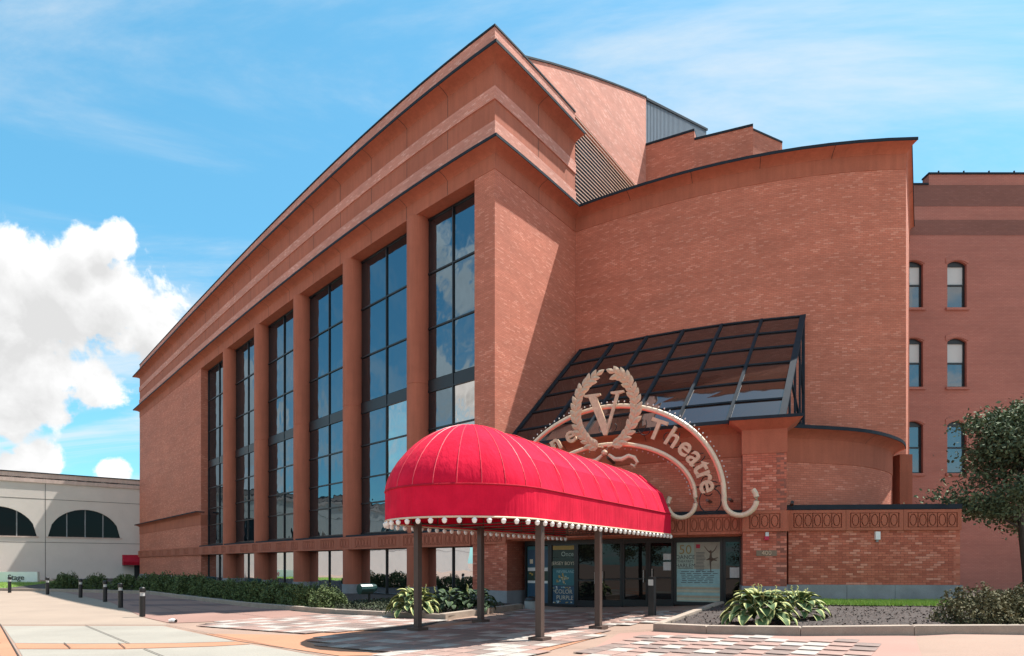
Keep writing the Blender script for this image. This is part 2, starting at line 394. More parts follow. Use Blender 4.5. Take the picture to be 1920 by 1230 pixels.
def rect(o0, o1, z0, z1): return [(o1, z0), (o1, z1), (o0, z1), (o0, z0)]
def wallpart(name, cv, s0, s1, o0, o1, z0, z1, mat, parent, m0=0., m1=0., step=1.5):
    mb = MB(); sweep(mb, cv, s0, s1, rect(o0, o1, z0, z1), m0, m1, step); return mb.build(name, mat, parent)
def cornice(name, cv, s0, s1, wall, out, zb, zt, cap, parent, m0=0., m1=0., step=1.2):
    """cove under a dark metal edge: wall offset, overhang, z bottom / tip / cap top"""
    mb = MB(); prof = [(wall - .05, zb)]
    for k in range(0, 6):
        a = k / 5 * math.pi / 2
        prof.append((wall + out * (1 - math.cos(a)) * .55 + out * .45 * k / 5, zb + (zt - zb) * (math.sin(a) * .5 + .5 * k / 5)))
    prof.append((wall - .05, zt))
    sweep(mb, cv, s0, s1, prof, m0, m1, step)
    o = mb.build(name, M['stucco'], parent)
    c = MB(); sweep(c, cv, s0, s1, rect(wall - .3, wall + out + .03, zt, cap), m0, m1, step)
    c.build('metal_edge', M['dark'], o)
    # joints between the cove panels
    j = MB(); n = int(abs(s1 - s0) / 2.66)
    for i in range(1, n):
        L = s0 + (s1 - s0) * i / n
        for a, b in zip(prof[1:-2], prof[2:-1]):
            pa = cv.at(L - .012, a[0] + .004, a[1] - .004); pb = cv.at(L + .012, a[0] + .004, a[1] - .004)
            pc = cv.at(L + .012, b[0] + .004, b[1] - .004); pd = cv.at(L - .012, b[0] + .004, b[1] - .004)
            j.quadface([pa, pb, pc, pd] if cv.side < 0 else [pd, pc, pb, pa])
    if n > 1: tag(j.build('joint', M['joint'], o), kind='stuff')
    return o

# plan lines of the building (metres); the walls are gently bowed
FAC = Curve([(-20, 16.78, 19.82), (-16, 12.59, 19.55), (-12, 8.91, 20.1), (-8, 5.57, 21.39), (-4, 2.4, 23.3), (0, -.72, 25.7), (4, -3.84, 28.46),
             (8, -7.0, 31.49), (12, -10.2, 34.71), (16, -13.44, 38.09), (20, -16.73, 41.57), (25, -20.88, 46.05), (30, -25.07, 50.62), (35, -29.31, 55.26),
             (40, -33.57, 59.97), (45, -37.86, 64.71), (50, -42.16, 69.5), (53, -44.76, 72.38)], +1)
SIDE = Curve([(-3, -2.6, 23.5), (0, -.72, 25.7), (3, 1.17, 28.05), (6, 3.06, 30.51), (9, 4.96, 33.06), (12, 6.86, 35.69), (15, 8.78, 38.36), (18, 10.71, 41.09), (21, 12.65, 43.84), (25, 15.25, 47.57)], -1)
RW = Curve([(-2, 1.88, 31.59), (0, 3.45, 30.47), (3, 5.81, 28.98), (6, 8.23, 27.72), (9, 10.73, 26.75), (12, 13.35, 26.09), (15, 16.15, 25.76), (18, 19.17, 25.78), (20, 21.32, 25.98)], -1)
RWE = 15.4; TS = 6.15; FE = 50.1

# ------------------------------------------------------------------ ground
def G(x): return .058 * max(0., min(6.2, x - 2.3))
def sheet(name, poly, mat, dz, parent=None, hole=None):
    bm = bmesh.new(); vs = [bm.verts.new((x, y, 0)) for x, y in poly]; bm.faces.new(vs)
    for xc in (2.3, 8.5):
        bmesh.ops.bisect_plane(bm, geom=bm.verts[:] + bm.edges[:] + bm.faces[:], plane_co=(xc, 0, 0), plane_no=(1, 0, 0))
    bmesh.ops.triangulate(bm, faces=bm.faces[:])
    bmesh.ops.recalc_face_normals(bm, faces=bm.faces[:])
    for f in bm.faces:
        if f.normal.z < 0: f.normal_flip()
    if dz == .004: LAYER[0] += 1; dz = .002 + .0013 * LAYER[0]
    for v in bm.verts: v.co.z = G(v.co.x) + dz
    me = bpy.data.meshes.new(name); bm.to_mesh(me); bm.free(); me.materials.append(mat)
    o = bpy.data.objects.new(name, me); COL.objects.link(o)
    if parent: o.parent = parent
    else: o['kind'] = 'structure'
    return o
def px(x, y, z=0.):
    """ground point seen at a photograph pixel, height z"""
    Y = (EYE - z) * 1150 / (y - 1057); return ((x - 960) / 1150 * Y, Y)
LAYER = [0]
ground = sheet('ground', [(-900, -300), (900, -300), (900, 1500), (-900, 1500)], M['ground'], 0)
sheet('driveway', [px(-200, 1108), px(75, 1108.5), px(140, 1110), px(205, 1128), px(267, 1157), px(318, 1172), px(-300, 1172)], M['drive'], .004)
slab = sheet('pavement', [px(5, 1174), px(305, 1174), px(440, 1203), px(330, 1206), px(150, 1207), px(28, 1206)], M['slab'], .004)
slab2 = sheet('pavement', [px(35, 1218), px(230, 1218.5), px(400, 1213), px(470, 1209), px(610, 1232), px(700, 1262), px(60, 1262)], M['slab'], .004)
sheet('pavement_band', [px(28, 1207), px(150, 1208), px(330, 1207), px(445, 1203.6), px(470, 1208), px(400, 1212), px(230, 1217), px(34, 1217)], M['orange'], .004)
sheet('pavement_band', [px(-120, 1172.5), px(2, 1172.5), px(58, 1270), px(-200, 1270)], M['orange'], .004)
sheet('pavement_band', [px(312, 1173.5), px(385, 1189), px(560, 1191), px(700, 1182), px(800, 1173), px(900, 1164), px(925, 1166), px(740, 1186), px(640, 1193), px(575, 1203), px(600, 1212), px(720, 1228), px(640, 1231), px(446, 1202.5)], M['orange'], .004)
sheet('pavement_band', [px(990, 1232), px(1118, 1196), px(1135, 1182), px(1118, 1182), px(1060, 1192), px(925, 1240)], M['orange'], .004)
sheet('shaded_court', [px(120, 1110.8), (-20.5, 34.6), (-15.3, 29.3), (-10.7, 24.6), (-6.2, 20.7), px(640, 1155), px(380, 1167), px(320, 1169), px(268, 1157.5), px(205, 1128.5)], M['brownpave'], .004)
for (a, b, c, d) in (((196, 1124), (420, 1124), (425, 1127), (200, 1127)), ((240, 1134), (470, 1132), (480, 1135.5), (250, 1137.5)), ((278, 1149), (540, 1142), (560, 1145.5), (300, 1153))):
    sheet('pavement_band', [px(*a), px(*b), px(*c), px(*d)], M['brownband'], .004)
sheet('pavement', [px(1085, 1232, 0), px(1160, 1190), px(1235, 1186, .05), px(1320, 1190, .1), px(1720, 1196, .3), px(2000, 1193, .36), px(2100, 1300, .3), px(1100, 1300)], M['rosepave'], .004)
sheet('pavement', [px(1716, 1197, .3), px(2000, 1194, .36), px(2100, 1300, .33), px(1760, 1300, .3)], M['ground'], .004)
# joints cut in the concrete
jb = MB()
def joint(p, q, w=.02):
    a = Vector((*px(*p), 0)); b = Vector((*px(*q), 0)); t = (b - a).normalized(); n = Vector((-t.y, t.x, 0)) * w / 2
    f = [a - n, b - n, b + n, a + n]
    jb.quadface([Vector((p_.x, p_.y, G(p_.x) + .0255)) for p_ in f])
for p, q in (((160, 1173.6), (243, 1208)), ((270, 1218), (325, 1240)), ((120, 1207), (132, 1217)), ((222, 1207), (235, 1217)), ((0, 1171), (60, 1275)), ((312, 1173), (620, 1234)), ((0, 1172.3), (312, 1173.2)),
             ((210, 1122), (345, 1149)), ((300, 1120), (420, 1140)), ((0, 1207), (0, 1208)), ((300, 1134), (500, 1158)), ((960, 1214), (1120, 1216)), ((1090, 1190), (1230, 1187))):
    joint(p, q)
o = jb.build('expansion_joint', M['joint'], ground)

# checkered pavers: rows follow the entrance wall
tiles = []
def inside(p, poly):
    c = False; n = len(poly)
    for i in range(n):
        a, b = poly[i], poly[i - 1]
        if (a[1] > p[1]) != (b[1] > p[1]) and p[0] < (b[0] - a[0]) * (p[1] - a[1]) / (b[1] - a[1]) + a[0]: c = not c
    return c
fieldA = [px(372, 1171), px(470, 1162.5), px(620, 1152.5), px(720, 1156), px(835, 1163.5), px(900, 1160), px(780, 1173), px(640, 1186), px(545, 1190), px(450, 1184)]
fieldB = [px(575, 1205), px(600, 1197), px(680, 1189), px(760, 1183), px(930, 1165), px(985, 1142), (2.6, 21.3), (6.2, 19.6), (5.2, 18.0), px(1228, 1171, .05), px(1135, 1179), px(1120, 1194), px(985, 1231), px(900, 1250), px(740, 1232), px(610, 1213)]
fieldC = [px(1085, 1231), px(1175, 1198), px(1320, 1193, .1), px(1640, 1206, .25), px(1655, 1270, .2), px(1050, 1262)]
cols = ('tile_white', 'tile_pink', 'tile_grey')
tmesh = []
TW, TD = .41, .52
ax = Vector((.82, -.42)).normalized(); ay = Vector((.60, .80))
for c in cols:
    mb = MB(); w, d = TW / 2 - .013, TD / 2 - .013
    base = [ax * -w + ay * -d, ax * w + ay * -d, ax * w + ay * d, ax * -w + ay * d]
    mb.prism([(p.x, p.y, 0) for p in base], (0, 0, .012)); tmesh.append(mb.mesh('tile', M[c]))
org = Vector((-2, 16))
cand = []
for i in range(-55, 55):
    for j in range(-32, 32):
        p = org + ax * (i * TW) + ay * (j * TD)
        if inside(p, fieldA) or inside(p, fieldB) or inside(p, fieldC):
            k = (i + 2 * j) % 4
            c = 0 if (k == 0 and random.random() < .85) or random.random() < .12 else random.choice((1, 2, 2, 1, 1))
            cand.append((p.length, p, c))
cand.sort(key=lambda t: t[0])
paving = sheet('checker_paving', [(p.x, p.y) for p in [Vector(px(372, 1172)), Vector(px(620, 1151)), Vector(px(835, 1163))]] + [px(760, 1186)], M['joint'], .0235)
for k, (_, p, c) in enumerate(cand):
    if k < 300: place('tile', tmesh[c], paving, (p.x, p.y, G(p.x) + .022))
rest = [MB() for _ in cols]
for _, p, c in cand[300:]:
    w, d = TW / 2 - .013, TD / 2 - .013
    rest[c].prism([(p.x + q.x, p.y + q.y, G(p.x) + .022) for q in (ax * -w + ay * -d, ax * w + ay * -d, ax * w + ay * d, ax * -w + ay * d)], (0, 0, .012))
for c, mb in zip(cols, rest):
    if mb.f: tag(mb.build('far_tiles', M[c], paving), kind='stuff')

# ------------------------------------------------------------------ theatre: main wing
theatre = thing('theatre_building', (-.72, 25.7, 0), 'tall red brick theatre with round columns, dark windows and double cornice', 'building')
T = theatre
# corner pier, left brick panel, side wall, right wall
wallpart('wall', FAC, 0, 1.15, -1.0, 0, 3.17, 18.29, M['brick'], T)
wallpart('wall', FAC, 31.6, FE, -1.0, 0, .6, 18.29, M['brick'], T)
wallpart('wall', SIDE, 0, TS + .7, -.6, 0, 0, 18.29, M['brick'], T)
wallpart('wall', RW, -.8, RWE, -.6, 0, 0, 18.29, M['brick'], T, step=1.0)
wallpart('granite_base', FAC, 31.55, FE, -.8, .03, 0, .6, M['granite'], T)
E_ = RW.at(RWE, 0, 0); back = Vector((20.6, 31.8, 0))
mb = MB(); mb.prism([E_, back, back + Vector((-1, .6, 0)), E_ + Vector((-1, .6, 0))], (0, 0, 18.29)); mb.build('wall', M['brick'], T)
# entablature
def entab(cv, s0, s1, m0, m1, top=True):
    wallpart('architrave', cv, s0, s1, -.9, .02, 18.29, 18.95, M['stucco'], T, m0, m1)
    cornice('cornice', cv, s0, s1, .02, .5, 18.93, 19.15, 19.27, T, m0, m1)
    if top:
        wallpart('brick_band', cv, s0, s1, -.9, .05, 19.27, 20.29, M['brick_rough'], T, m0, m1)
        wallpart('stucco_band', cv, s0, s1, -.9, 0, 20.29, 21.2, M['stucco'], T, m0, m1)
        wallpart('brick_band', cv, s0, s1, -.9, .05, 21.2, 21.74, M['brick_rough'], T, m0, m1)
        wallpart('stucco_band', cv, s0, s1, -.9, 0, 21.74, 22.75, M['stucco'], T, m0, m1)
        cornice('cornice', cv, s0, s1, .0, .55, 22.72, 22.93, 23.06, T, m0, m1)
        wallpart('parapet', cv, s0, s1, -.6, .0, 23.06, 24.25, M['brick_rough'], T, m0, m1)
        wallpart('coping', cv, s0, s1, -.65, .04, 24.25, 24.33, M['dark'], T, m0, m1)
        j = MB(); n = int(abs(s1 - s0) / 2.66)
        for i in range(1, n):
            L = s0 + (s1 - s0) * i / n
            for z0, z1 in ((18.3, 18.93), (20.3, 21.19), (21.75, 22.72)):
                off = .024 if z0 < 19 else .004
                q = [cv.at(L - .014, off, z0), cv.at(L + .014, off, z0), cv.at(L + .014, off, z1), cv.at(L - .014, off, z1)]
                j.quadface(q if cv.side < 0 else list(reversed(q)))
        tag(j.build('panel_joint', M['joint'], T), kind='stuff')
entab(FAC, 0, FE, -1.0, 1.0)
entab(SIDE, 0, TS, -1.0, 0.)
wallpart('architrave', RW, -.4, RWE, -.9, .02, 18.29, 18.95, M['stucco'], T, 1.0, .2)
cornice('cornice', RW, -.4, RWE, .02, .5, 18.93, 19.15, 19.27, T, 1.0, .3)
# cornice return along the far end of the right wall
RET = Curve([(0, E_.x, E_.y), (4, E_.x + (back.x - E_.x) * .55, E_.y + (back.y - E_.y) * .55), (7.2, back.x, back.y)], -1)
wallpart('architrave', RET, 0, 7.2, -.6, .02, 18.29, 18.95, M['stucco'], T, -1.0, 0)
cornice('cornice', RET, 0, 7.2, .02, .18, 18.93, 19.15, 19.27, T, -1.0, 0)
# side wall above: brick rake, louvres, metal siding
mb = MB()
def sidepoly(pts, o0, o1, mb, mi=0):
    a = [SIDE.at(t, o1, z) for t, z in pts]; b = [SIDE.at(t, o0, z) for t, z in pts]; n = len(a)
    mb.quadface(a, [(t, z) for t, z in pts], mi); mb.quadface(list(reversed(b)), None, mi)
    for i in range(n): mb.quadface([a[i], b[i], b[(i + 1) % n], a[(i + 1) % n]], None, mi)
strips = [(1.9, 24.18), (4, 25.25), (6.1, 26.3), (8, 27.25), (10, 28.25), (12, 29.25), (14.15, 30.3)]
for (t0, z0), (t1, z1) in zip(strips, strips[1:]):
    lo0 = 24.2 if t0 >= 6 else 24.0
    sidepoly([(t0, min(lo0, z0 - .02)), (t1, lo0), (t1, z1), (t0, z0)], -.5, -.02, mb)
for t0, t1 in ((TS + .02, 8), (8, 10), (10, 12), (12, 14.15)): pass
mb.build('rake_wall', M['brick_rough'], T)
mb = MB()
for (t0, z0), (t1, z1) in zip(strips, strips[1:]): sidepoly([(t0, z0), (t1, z1), (t1, z1 + .09), (t0, z0 + .09)], -.55, .03, mb)
mb.build('coping', M['dark'], T)
mb = MB(); sidepoly([(6.14, 19.2), (9, 19.2), (9, 24.2), (6.14, 24.2)], -.9, -.35, mb); sidepoly([(9, 19.2), (14.1, 19.2), (14.1, 24.2), (9, 24.2)], -.9, -.35, mb)
lv = mb.build('louver_grille', M['black'], T)
mb = MB()
for a, b in ((0, 2.6), (2.6, 5.2), (5.2, 7.9)):
    q = [(SIDE.at(6.16 + a, .02, 0)), (SIDE.at(6.16 + b, .02, 0)), (SIDE.at(6.16 + b, -.015, .015)), (SIDE.at(6.16 + a, -.015, .015))]
    mb.prism(q, (0, 0, .05))
slat = mb.mesh('slat', M['brick_rough'] if False else plain('tan louvre metal', (.62, .40, .30), .5, .08))
for k in range(25): place('slat', slat, lv, (0, 0, 19.3 + k * .198))
mb = MB()
for t0, z0, t1, z1 in ((14.2, 30.2, 17.5, 31.85), (17.5, 31.85, 21, 33.5), (21, 33.5, 24.8, 35.2)):
    sidepoly([(t0, 22), (t1, 22), (t1, z1), (t0, z0)], -.5, -.12, mb)
sid = mb.build('siding', M['metal_siding'], T)
mb = MB()
for k in range(50):
    t = 14.3 + k * .21; z = 30.2 + (t - 14.2) * .475; mb.prism([SIDE.at(t, -.12, 22), SIDE.at(t + .08, -.12, 22), SIDE.at(t + .08, -.06, 22), SIDE.at(t, -.06, 22)], (0, 0, z - 22))
mb.build('rib', M['metal_siding'], sid)
mb = MB(); sidepoly([(14.2, 30.2), (24.8, 35.2), (24.8, 35.35), (14.2, 30.35)], -.5, .02, mb); mb.build('coping', M['dark'], T)
# stage block behind the right wall
mb = MB(); a = (8.0, 37.7); b = (10.8, 36.31); c = (13.81, 35.13); d = (15.95, 36.2)
for p, q, z in ((a, b, 27.35), (b, c, 26.8)):
    n = Vector((q[1] - p[1], p[0] - q[0])).normalized() * -.5
    mb.prism([(p[0], p[1], 12), (q[0], q[1], 12), (q[0] + n.x, q[1] + n.y, 12), (p[0] + n.x, p[1] + n.y, 12)], (0, 0, z - 12))
mb.prism([(c[0], c[1], 12), (d[0], d[1], 12), (d[0] - .3, d[1] + .5, 12), (c[0] - .3, c[1] + .5, 12)], (0, 0, 14.75 - .2))
mb.build('stage_block', M['brick'], T)
mb = MB()
for p, q, z in ((a, b, 27.35), (b, c, 26.8)):
    t = Vector((q[0] - p[0], q[1] - p[1])).normalized(); n = Vector((t.y, -t.x)) * .05
    mb.prism([(p[0] + n.x, p[1] + n.y, z), (q[0] + n.x, q[1] + n.y, z), (q[0] - n.x * 12, q[1] - n.y * 12, z), (p[0] - n.x * 12, p[1] - n.y * 12, z)], (0, 0, .12))
mb.prism([(c[0], c[1] - .04, 26.55), (d[0], d[1] - .04, 26.55), (d[0], d[1] + .5, 26.55), (c[0], c[1] + .5, 26.55)], (0, 0, .1))
mb.build('coping', M['dark'], T)
# roofs and rear walls that close the volume
rf = MB()
i0 = FAC.at(0, -.5, 0); i1 = FAC.at(FE, -.5, 0); i2 = i1 + Vector((28, 24, 0)); i3 = SIDE.at(24, -.4, 0)
rf.prism([(p.x, p.y, 22.9) for p in (i0, i3, i2, i1)], (0, 0, .15))
j1 = RW.at(0, -.4, 0); j2 = RW.at(RWE, -.4, 0)
rf.prism([(p.x, p.y, 18.9) for p in (j1, j2, back, Vector((14.5, 37, 0)), SIDE.at(13, -.2, 0))], (0, 0, .12))
rf.build('roof', M['dark'], T)
rb = MB()
for p, q, z in ((i1, i2, 23.), (i2, i3, 23.), (Vector((14.5, 37, 0)), back, 18.9)):
    n = Vector((q.y - p.y, p.x - q.x, 0)).normalized() * .3
    rb.prism([p, q, q + n, p + n], (0, 0, z))
rb.prism([SIDE.at(14.15, -.5, 0), SIDE.at(24.8, -.5, 0), SIDE.at(24.8, -.9, 0), SIDE.at(14.15, -.9, 0)], (0, 0, 30))
rb.build('rear_wall', M['brick'], T)

# columns
colm = MB(); prof = [(.56, 3.2), (.56, 10.27), (.545, 10.28), (.545, 10.33), (.56, 10.34), (.56, 18.3)]
colm.lathe((0, 0, 0), prof, 28); colm.smooth = True
me_col = colm.mesh('column', M['stucco'])
colb = MB(); colb.lathe((0, 0, 0), [(.56, .62), (.56, 2.52)], 28); colb.smooth = True; me_colb = colb.mesh('column_foot', M['stucco'])
colg = MB(); colg.lathe((0, 0, 0), [(.6, -.1), (.6, .62)], 28); me_colg = colg.mesh('column_plinth', M['granite'])
CL = [5.22, 10.55, 15.88, 21.22, 26.55]
for L in CL:
    p = FAC.at(L, -.4, 0)
    for me, nm in ((me_col, 'column'), (me_colb, 'column_foot'), (me_colg, 'column_plinth')): place(nm, me, T, p)
# band of oval panels
def oval_mesh(n, width, h=.67):
    mb = MB(); mb.box((0, 0), (1, 0), (0, -1), -width / 2 + .006, width / 2 - .006, -.2, .0, 0, h)     # body, front at y=0 (outward = -y)
    cell = min(.30, (width - .2) / n); x0 = -cell * n / 2; zc = h / 2; hh = h * .66
    fy = -.05
    # raised frame round the cells
    for (a, b, c, d) in ((-width / 2 + .006, x0 - .02, 0, h), (-x0 + .02, width / 2 - .006, 0, h), (x0 - .02, -x0 + .02, 0, zc - hh / 2 - .02), (x0 - .02, -x0 + .02, zc + hh / 2 + .02, h)):
        mb.box((0, 0), (1, 0), (0, -1), a, b, 0, .05, c, d)
    for k in range(n):
        cx = x0 + cell * (k + .5); hw = cell / 2 - .016; hz = hh / 2 - .0; N_ = 24
        ra, rz = hw * .86, hz * .90
        sq = []; el = []; inn = []
        for i in range(N_):
            a = 2 * math.pi * i / N_; c_, s_ = math.cos(a), math.sin(a); m_ = max(abs(c_), abs(s_))
            sq.append((cx + hw * c_ / m_, zc + hz * s_ / m_)); el.append((cx + ra * c_, zc + rz * s_)); inn.append((cx + (ra - .03) * c_, zc + (rz - .03) * s_))
        for i in range(N_):
            j = (i + 1) % N_
            f = lambda p, y: (p[0], y, p[1])
            mb.quadface([f(sq[i], fy), f(sq[j], fy), f(el[j], fy), f(el[i], fy)][::-1])
            mb.quadface([f(el[i], fy), f(el[j], fy), f(el[j], 0), f(el[i], 0)][::-1])
            mb.quadface([f(sq[j], fy), f(sq[i], fy), f(sq[i], 0), f(sq[j], 0)][::-1])
            mb.quadface([f(inn[i], fy), f(inn[j], fy), f(inn[j], 0), f(inn[i], 0)])
        mb.quadface([(p[0], fy, p[1]) for p in inn])
    return mb.mesh('oval_panel', M['stucco'])
def facing(nv): return math.atan2(nv.x, -nv.y) if False else math.atan2(nv.y, nv.x) + math.pi / 2
OV = {}
def band(cv, L0, L1, n, off, z, parent):
    p0 = cv.at(L0, off, z); p1 = cv.at(L1, off, z); w = (p1 - p0).length; key = (n, round(w, 2))
    if key not in OV: OV[key] = oval_mesh(n, w)
    d = (p1 - p0); nv = Vector((-d.y, d.x, 0)) * cv.side
    place('oval_panel', OV[key], parent, (p0 + p1) / 2, facing(nv))
edges = []
for i, L in enumerate(CL + [31.88]):
    prev = CL[i - 1] + .67 if i else 1.25
    end = L - .67
    mid = (prev + end) / 2
    band(FAC, prev, mid, 5, .1, 2.5, T); band(FAC, mid, end, 5, .1, 2.5, T)
    if i < 5: band(FAC, L - .67, L + .67, 3, .1, 2.5, T)
for k in range(8): band(FAC, 31.21 + k * 2.36, 31.21 + (k + 1) * 2.36, 5, .1, 2.5, T)
wallpart('sill', FAC, 1.15, 31.6, -1.2, .14, 3.17, 3.27, M['dark'], T)
wallpart('band_beam', FAC, 1.15, 31.6, -1.1, -.1, 2.5, 3.17, M['stucco'], T)
# sub-cornice on the left brick panel
wallpart('stucco_band', FAC, 31.58, FE, -.5, .03, 5.05, 5.9, M['stucco'], T)
cornice('cornice', FAC, 31.58, FE, .03, .38, 5.88, 6.08, 6.17, T, 0, 1.0)
# windows
zs_up = [18.2, 15.6, 12.97, 10.5]; zs_lo = [9.95, 8.15, 6.4, 5.0, 3.35]
def window(cv, La, Lb, off, rows, parent, glass, cols_=2, bar=.07):
    fr = MB(); a = cv.at(La, off, 0); b = cv.at(Lb, off, 0); d = (b - a); w = d.length; ux = d.normalized(); uy = Vector((-ux.y, ux.x, 0)) * cv.side
    for k in range(cols_ + 1):
        x = w * k / cols_; fr.box(a, ux, uy, max(0, x - bar / 2), min(w, x + bar / 2), -.08, .06, rows[-1][1], rows[0][0])
    for z0, z1 in rows:
        fr.box(a, ux, uy, 0, w, -.07, .05, z0 - bar / 2, z0 + bar / 2)
    fr.box(a, ux, uy, 0, w, -.07, .05, rows[-1][1], rows[-1][1] + bar)
    for (z0, z1), (y0, y1) in zip(rows, rows[1:]):
        if z1 - y0 > .1: fr.box(a, ux, uy, 0, w, -.07, .03, y0, z1)
    wo = fr.build('window', M['mullion'], parent)
    for z0, z1 in rows:
        for k in range(cols_):
            x0 = w * k / cols_ + bar / 2; x1 = w * (k + 1) / cols_ - bar / 2
            g = MB(); tl = random.uniform(-.004, .004); tz = random.uniform(-.004, .004)
            P = lambda x, y, z: a + ux * x + uy * y + Vector((0, 0, z))
            q = [P(x0, -.01 + tl, z1 + bar / 2), P(x1, -.01 - tl, z1 + bar / 2), P(x1, -.01 - tl + tz, z0 - bar / 2), P(x0, -.01 + tl + tz, z0 - bar / 2)]
            g.prism(q if cv.side < 0 else list(reversed(q)), uy * -.02)
            swirl = glass is M['glass'] and La < 6 and k == (0 if cv.side > 0 else 1) and 5.5 < z0 < 10.2
            po = g.build('pane', M['glass_swirl'] if swirl else glass, wo)
    return wo
rows_big = list(zip(zs_up, zs_up[1:])) + list(zip(zs_lo, zs_lo[1:]))
bays = [1.15] + CL + [31.6]
for i in range(6):
    window(FAC, bays[i] + (.3 if i else 0.02), bays[i + 1] - .3 if i < 5 else bays[i + 1] - .02, -.6, rows_big, T, M['glass'])
    window(FAC, bays[i] + (.3 if i else 0.02), bays[i + 1] - .3 if i < 5 else bays[i + 1] - .02, -.6, [(2.5, .12)], T, M['glass_low'])
wallpart('window_backing', FAC, 1.0, 31.7, -1.5, -.95, 0, 18.4, M['black'], T)
wallpart('window_sill', FAC, 1.15, 31.6, -1.2, -.55, -.1, .12, M['granite'], T)
# small wall lamp on the left brick panel
# ------------------------------------------------------------------ entrance pavilion
ent = thing('entrance_pavilion', (4., 22., 0), 'low brick entrance wing with glazed doors, sloped glass roof and curved drum', 'entrance')
EB = 2.72; ET = 3.39
# corner pier beside the doors, real bricks
def brick_wall(o, ux, uy, w, z0, z1, parent, bw, bh, core_depth, limit, jt=.011):
    """running-bond wall: core of mortar and one object for each brick on its face (uy = outward)"""
    core = MB(); core.box(o, ux, uy, 0, w, -core_depth, -.008, z0, z1); wo = core.build('wall', M['mortar'], parent)
    meshes = {}
    nrow = int(round((z1 - z0) / bh)); bh = (z1 - z0) / nrow; cnt = 0; spare = {}
    ang = math.atan2(ux[1], ux[0])
    for r in range(nrow):
        x = 0. if r % 2 == 0 else -bw / 2
        while x < w - .02:
            a = max(x, 0.); b = min(x + bw, w); L = b - a - jt
            if L > .03:
                c = random.choices(range(5), (30, 30, 18, 12, 10))[0]; key = (round(L, 3), c)
                if key not in meshes:
                    m_ = MB(); hand = ux[0] * uy[1] - ux[1] * uy[0]
                    m_.box((0, 0), (1, 0), (0, 1 if hand > 0 else -1), 0, key[0], -.02, .0, 0, bh - jt); meshes[key] = m_.mesh('brick', M['brick%d' % c])
                q = Vector(o) + Vector(ux).to_3d() * (a + jt / 2) + Vector(uy).to_3d() * random.uniform(-.0015, .002)
                if cnt < limit: place('brick', meshes[key], wo, (q.x, q.y, z0 + r * bh + jt / 2), ang)
                else: spare.setdefault(c, MB()).box((q.x, q.y), ux, uy, 0, key[0], -.02, 0, z0 + r * bh + jt / 2, z0 + (r + 1) * bh - jt / 2)
                cnt += 1
            x += bw
    for c, m_ in spare.items(): tag(m_.build('more_bricks', M['brick%d' % c], wo), kind='stuff')
    return wo
M['mortar'] = plain('reddish mortar', (.27, .10, .07), .95, .2, 8)
for k, c in enumerate(((.46, .125, .075), (.52, .155, .095), (.40, .105, .063), (.58, .205, .135), (.64, .26, .18))): M['brick%d' % k] = plain('fired brick %d' % k, c, .85, .16, 5, bmp=.3)
# pier with the house number: stations -12.03 .. -10.58
pa = FAC.at(-10.58, .35, 0); pb = FAC.at(-12.03, .35, 0); pw = (pb - pa).length; pu = (pb - pa).normalized(); pn = Vector((pu.y, -pu.x, 0))
gz = .3
mb = MB(); mb.box(pa, pu, pn, -.03, pw + .03, -1.1, .03, gz - .4, 1.0); mb.build('granite_base', M['granite'], ent)
brick_wall(pa, pu, pn, pw, 1.0, EB + .06, ent, .2286, .0762, 1.0, 160)
brick_wall(pa, pu, pn, pw, ET + .08, 5.32, ent, .2286, .0762, 1.0, 300)
sa = pb; su = -pn; sn = pu
brick_wall(sa, su, sn, 1.0, 1.0, EB + .06, ent, .2286, .0762, .3, 130)
brick_wall(sa, su, sn, 1.0, ET + .08, 5.32, ent, .2286, .0762, .3, 130)
mb = MB(); mb.box(pa, pu, pn, .02, pw - .02, -1.0, .0, EB + .06, ET + .08); mb.build('band_core', M['stucco'], ent)
OV['p'] = oval_mesh(3, pw + .04); place('oval_panel', OV['p'], ent, (pa + pb) / 2 + pn * .03 + Vector((0, 0, EB + .06)), facing(pn))
OV['ps'] = oval_mesh(3, 1.0); place('oval_panel', OV['ps'], ent, sa + su * .5 + sn * .03 + Vector((0, 0, EB + .06)), facing(sn))
mb = MB(); mb.box(pa, pu, pn, -.02, pw + .02, -1.0, .02, 5.32, 6.1); mb.build('capital', M['stucco'], ent)
def flare(o, ux, uy, w, dep, z0, z1, out, cap):
    mb = MB()
    lo = [(-.02, .02), (w + .02, .02), (w + .02, -dep), (-.02, -dep)]; hi = [(-out, out), (w + out, out), (w + out, -dep), (-out, -dep)]
    P = lambda q, z: Vector((o[0] + ux[0] * q[0] + uy[0] * q[1], o[1] + ux[1] * q[0] + uy[1] * q[1], z))
    for i in range(4):
        j = (i + 1) % 4; mb.quadface([P(lo[j], z0), P(lo[i], z0), P(hi[i], z1), P(hi[j], z1)])
    mb.quadface([P(q, z1) for q in hi]); mb.quadface([P(q, z0) for q in reversed(lo)])
    ob = mb.build('pier_cornice', M['stucco'], ent, weld=True)
    c = MB(); c.box(o, ux, uy, -out - .03, w + out + .03, -dep, out + .03, z1, cap); c.build('metal_edge', M['dark'], ob)
flare(pa, pu, pn, pw, 1.0, 6.1, 6.36, .42, 6.46)
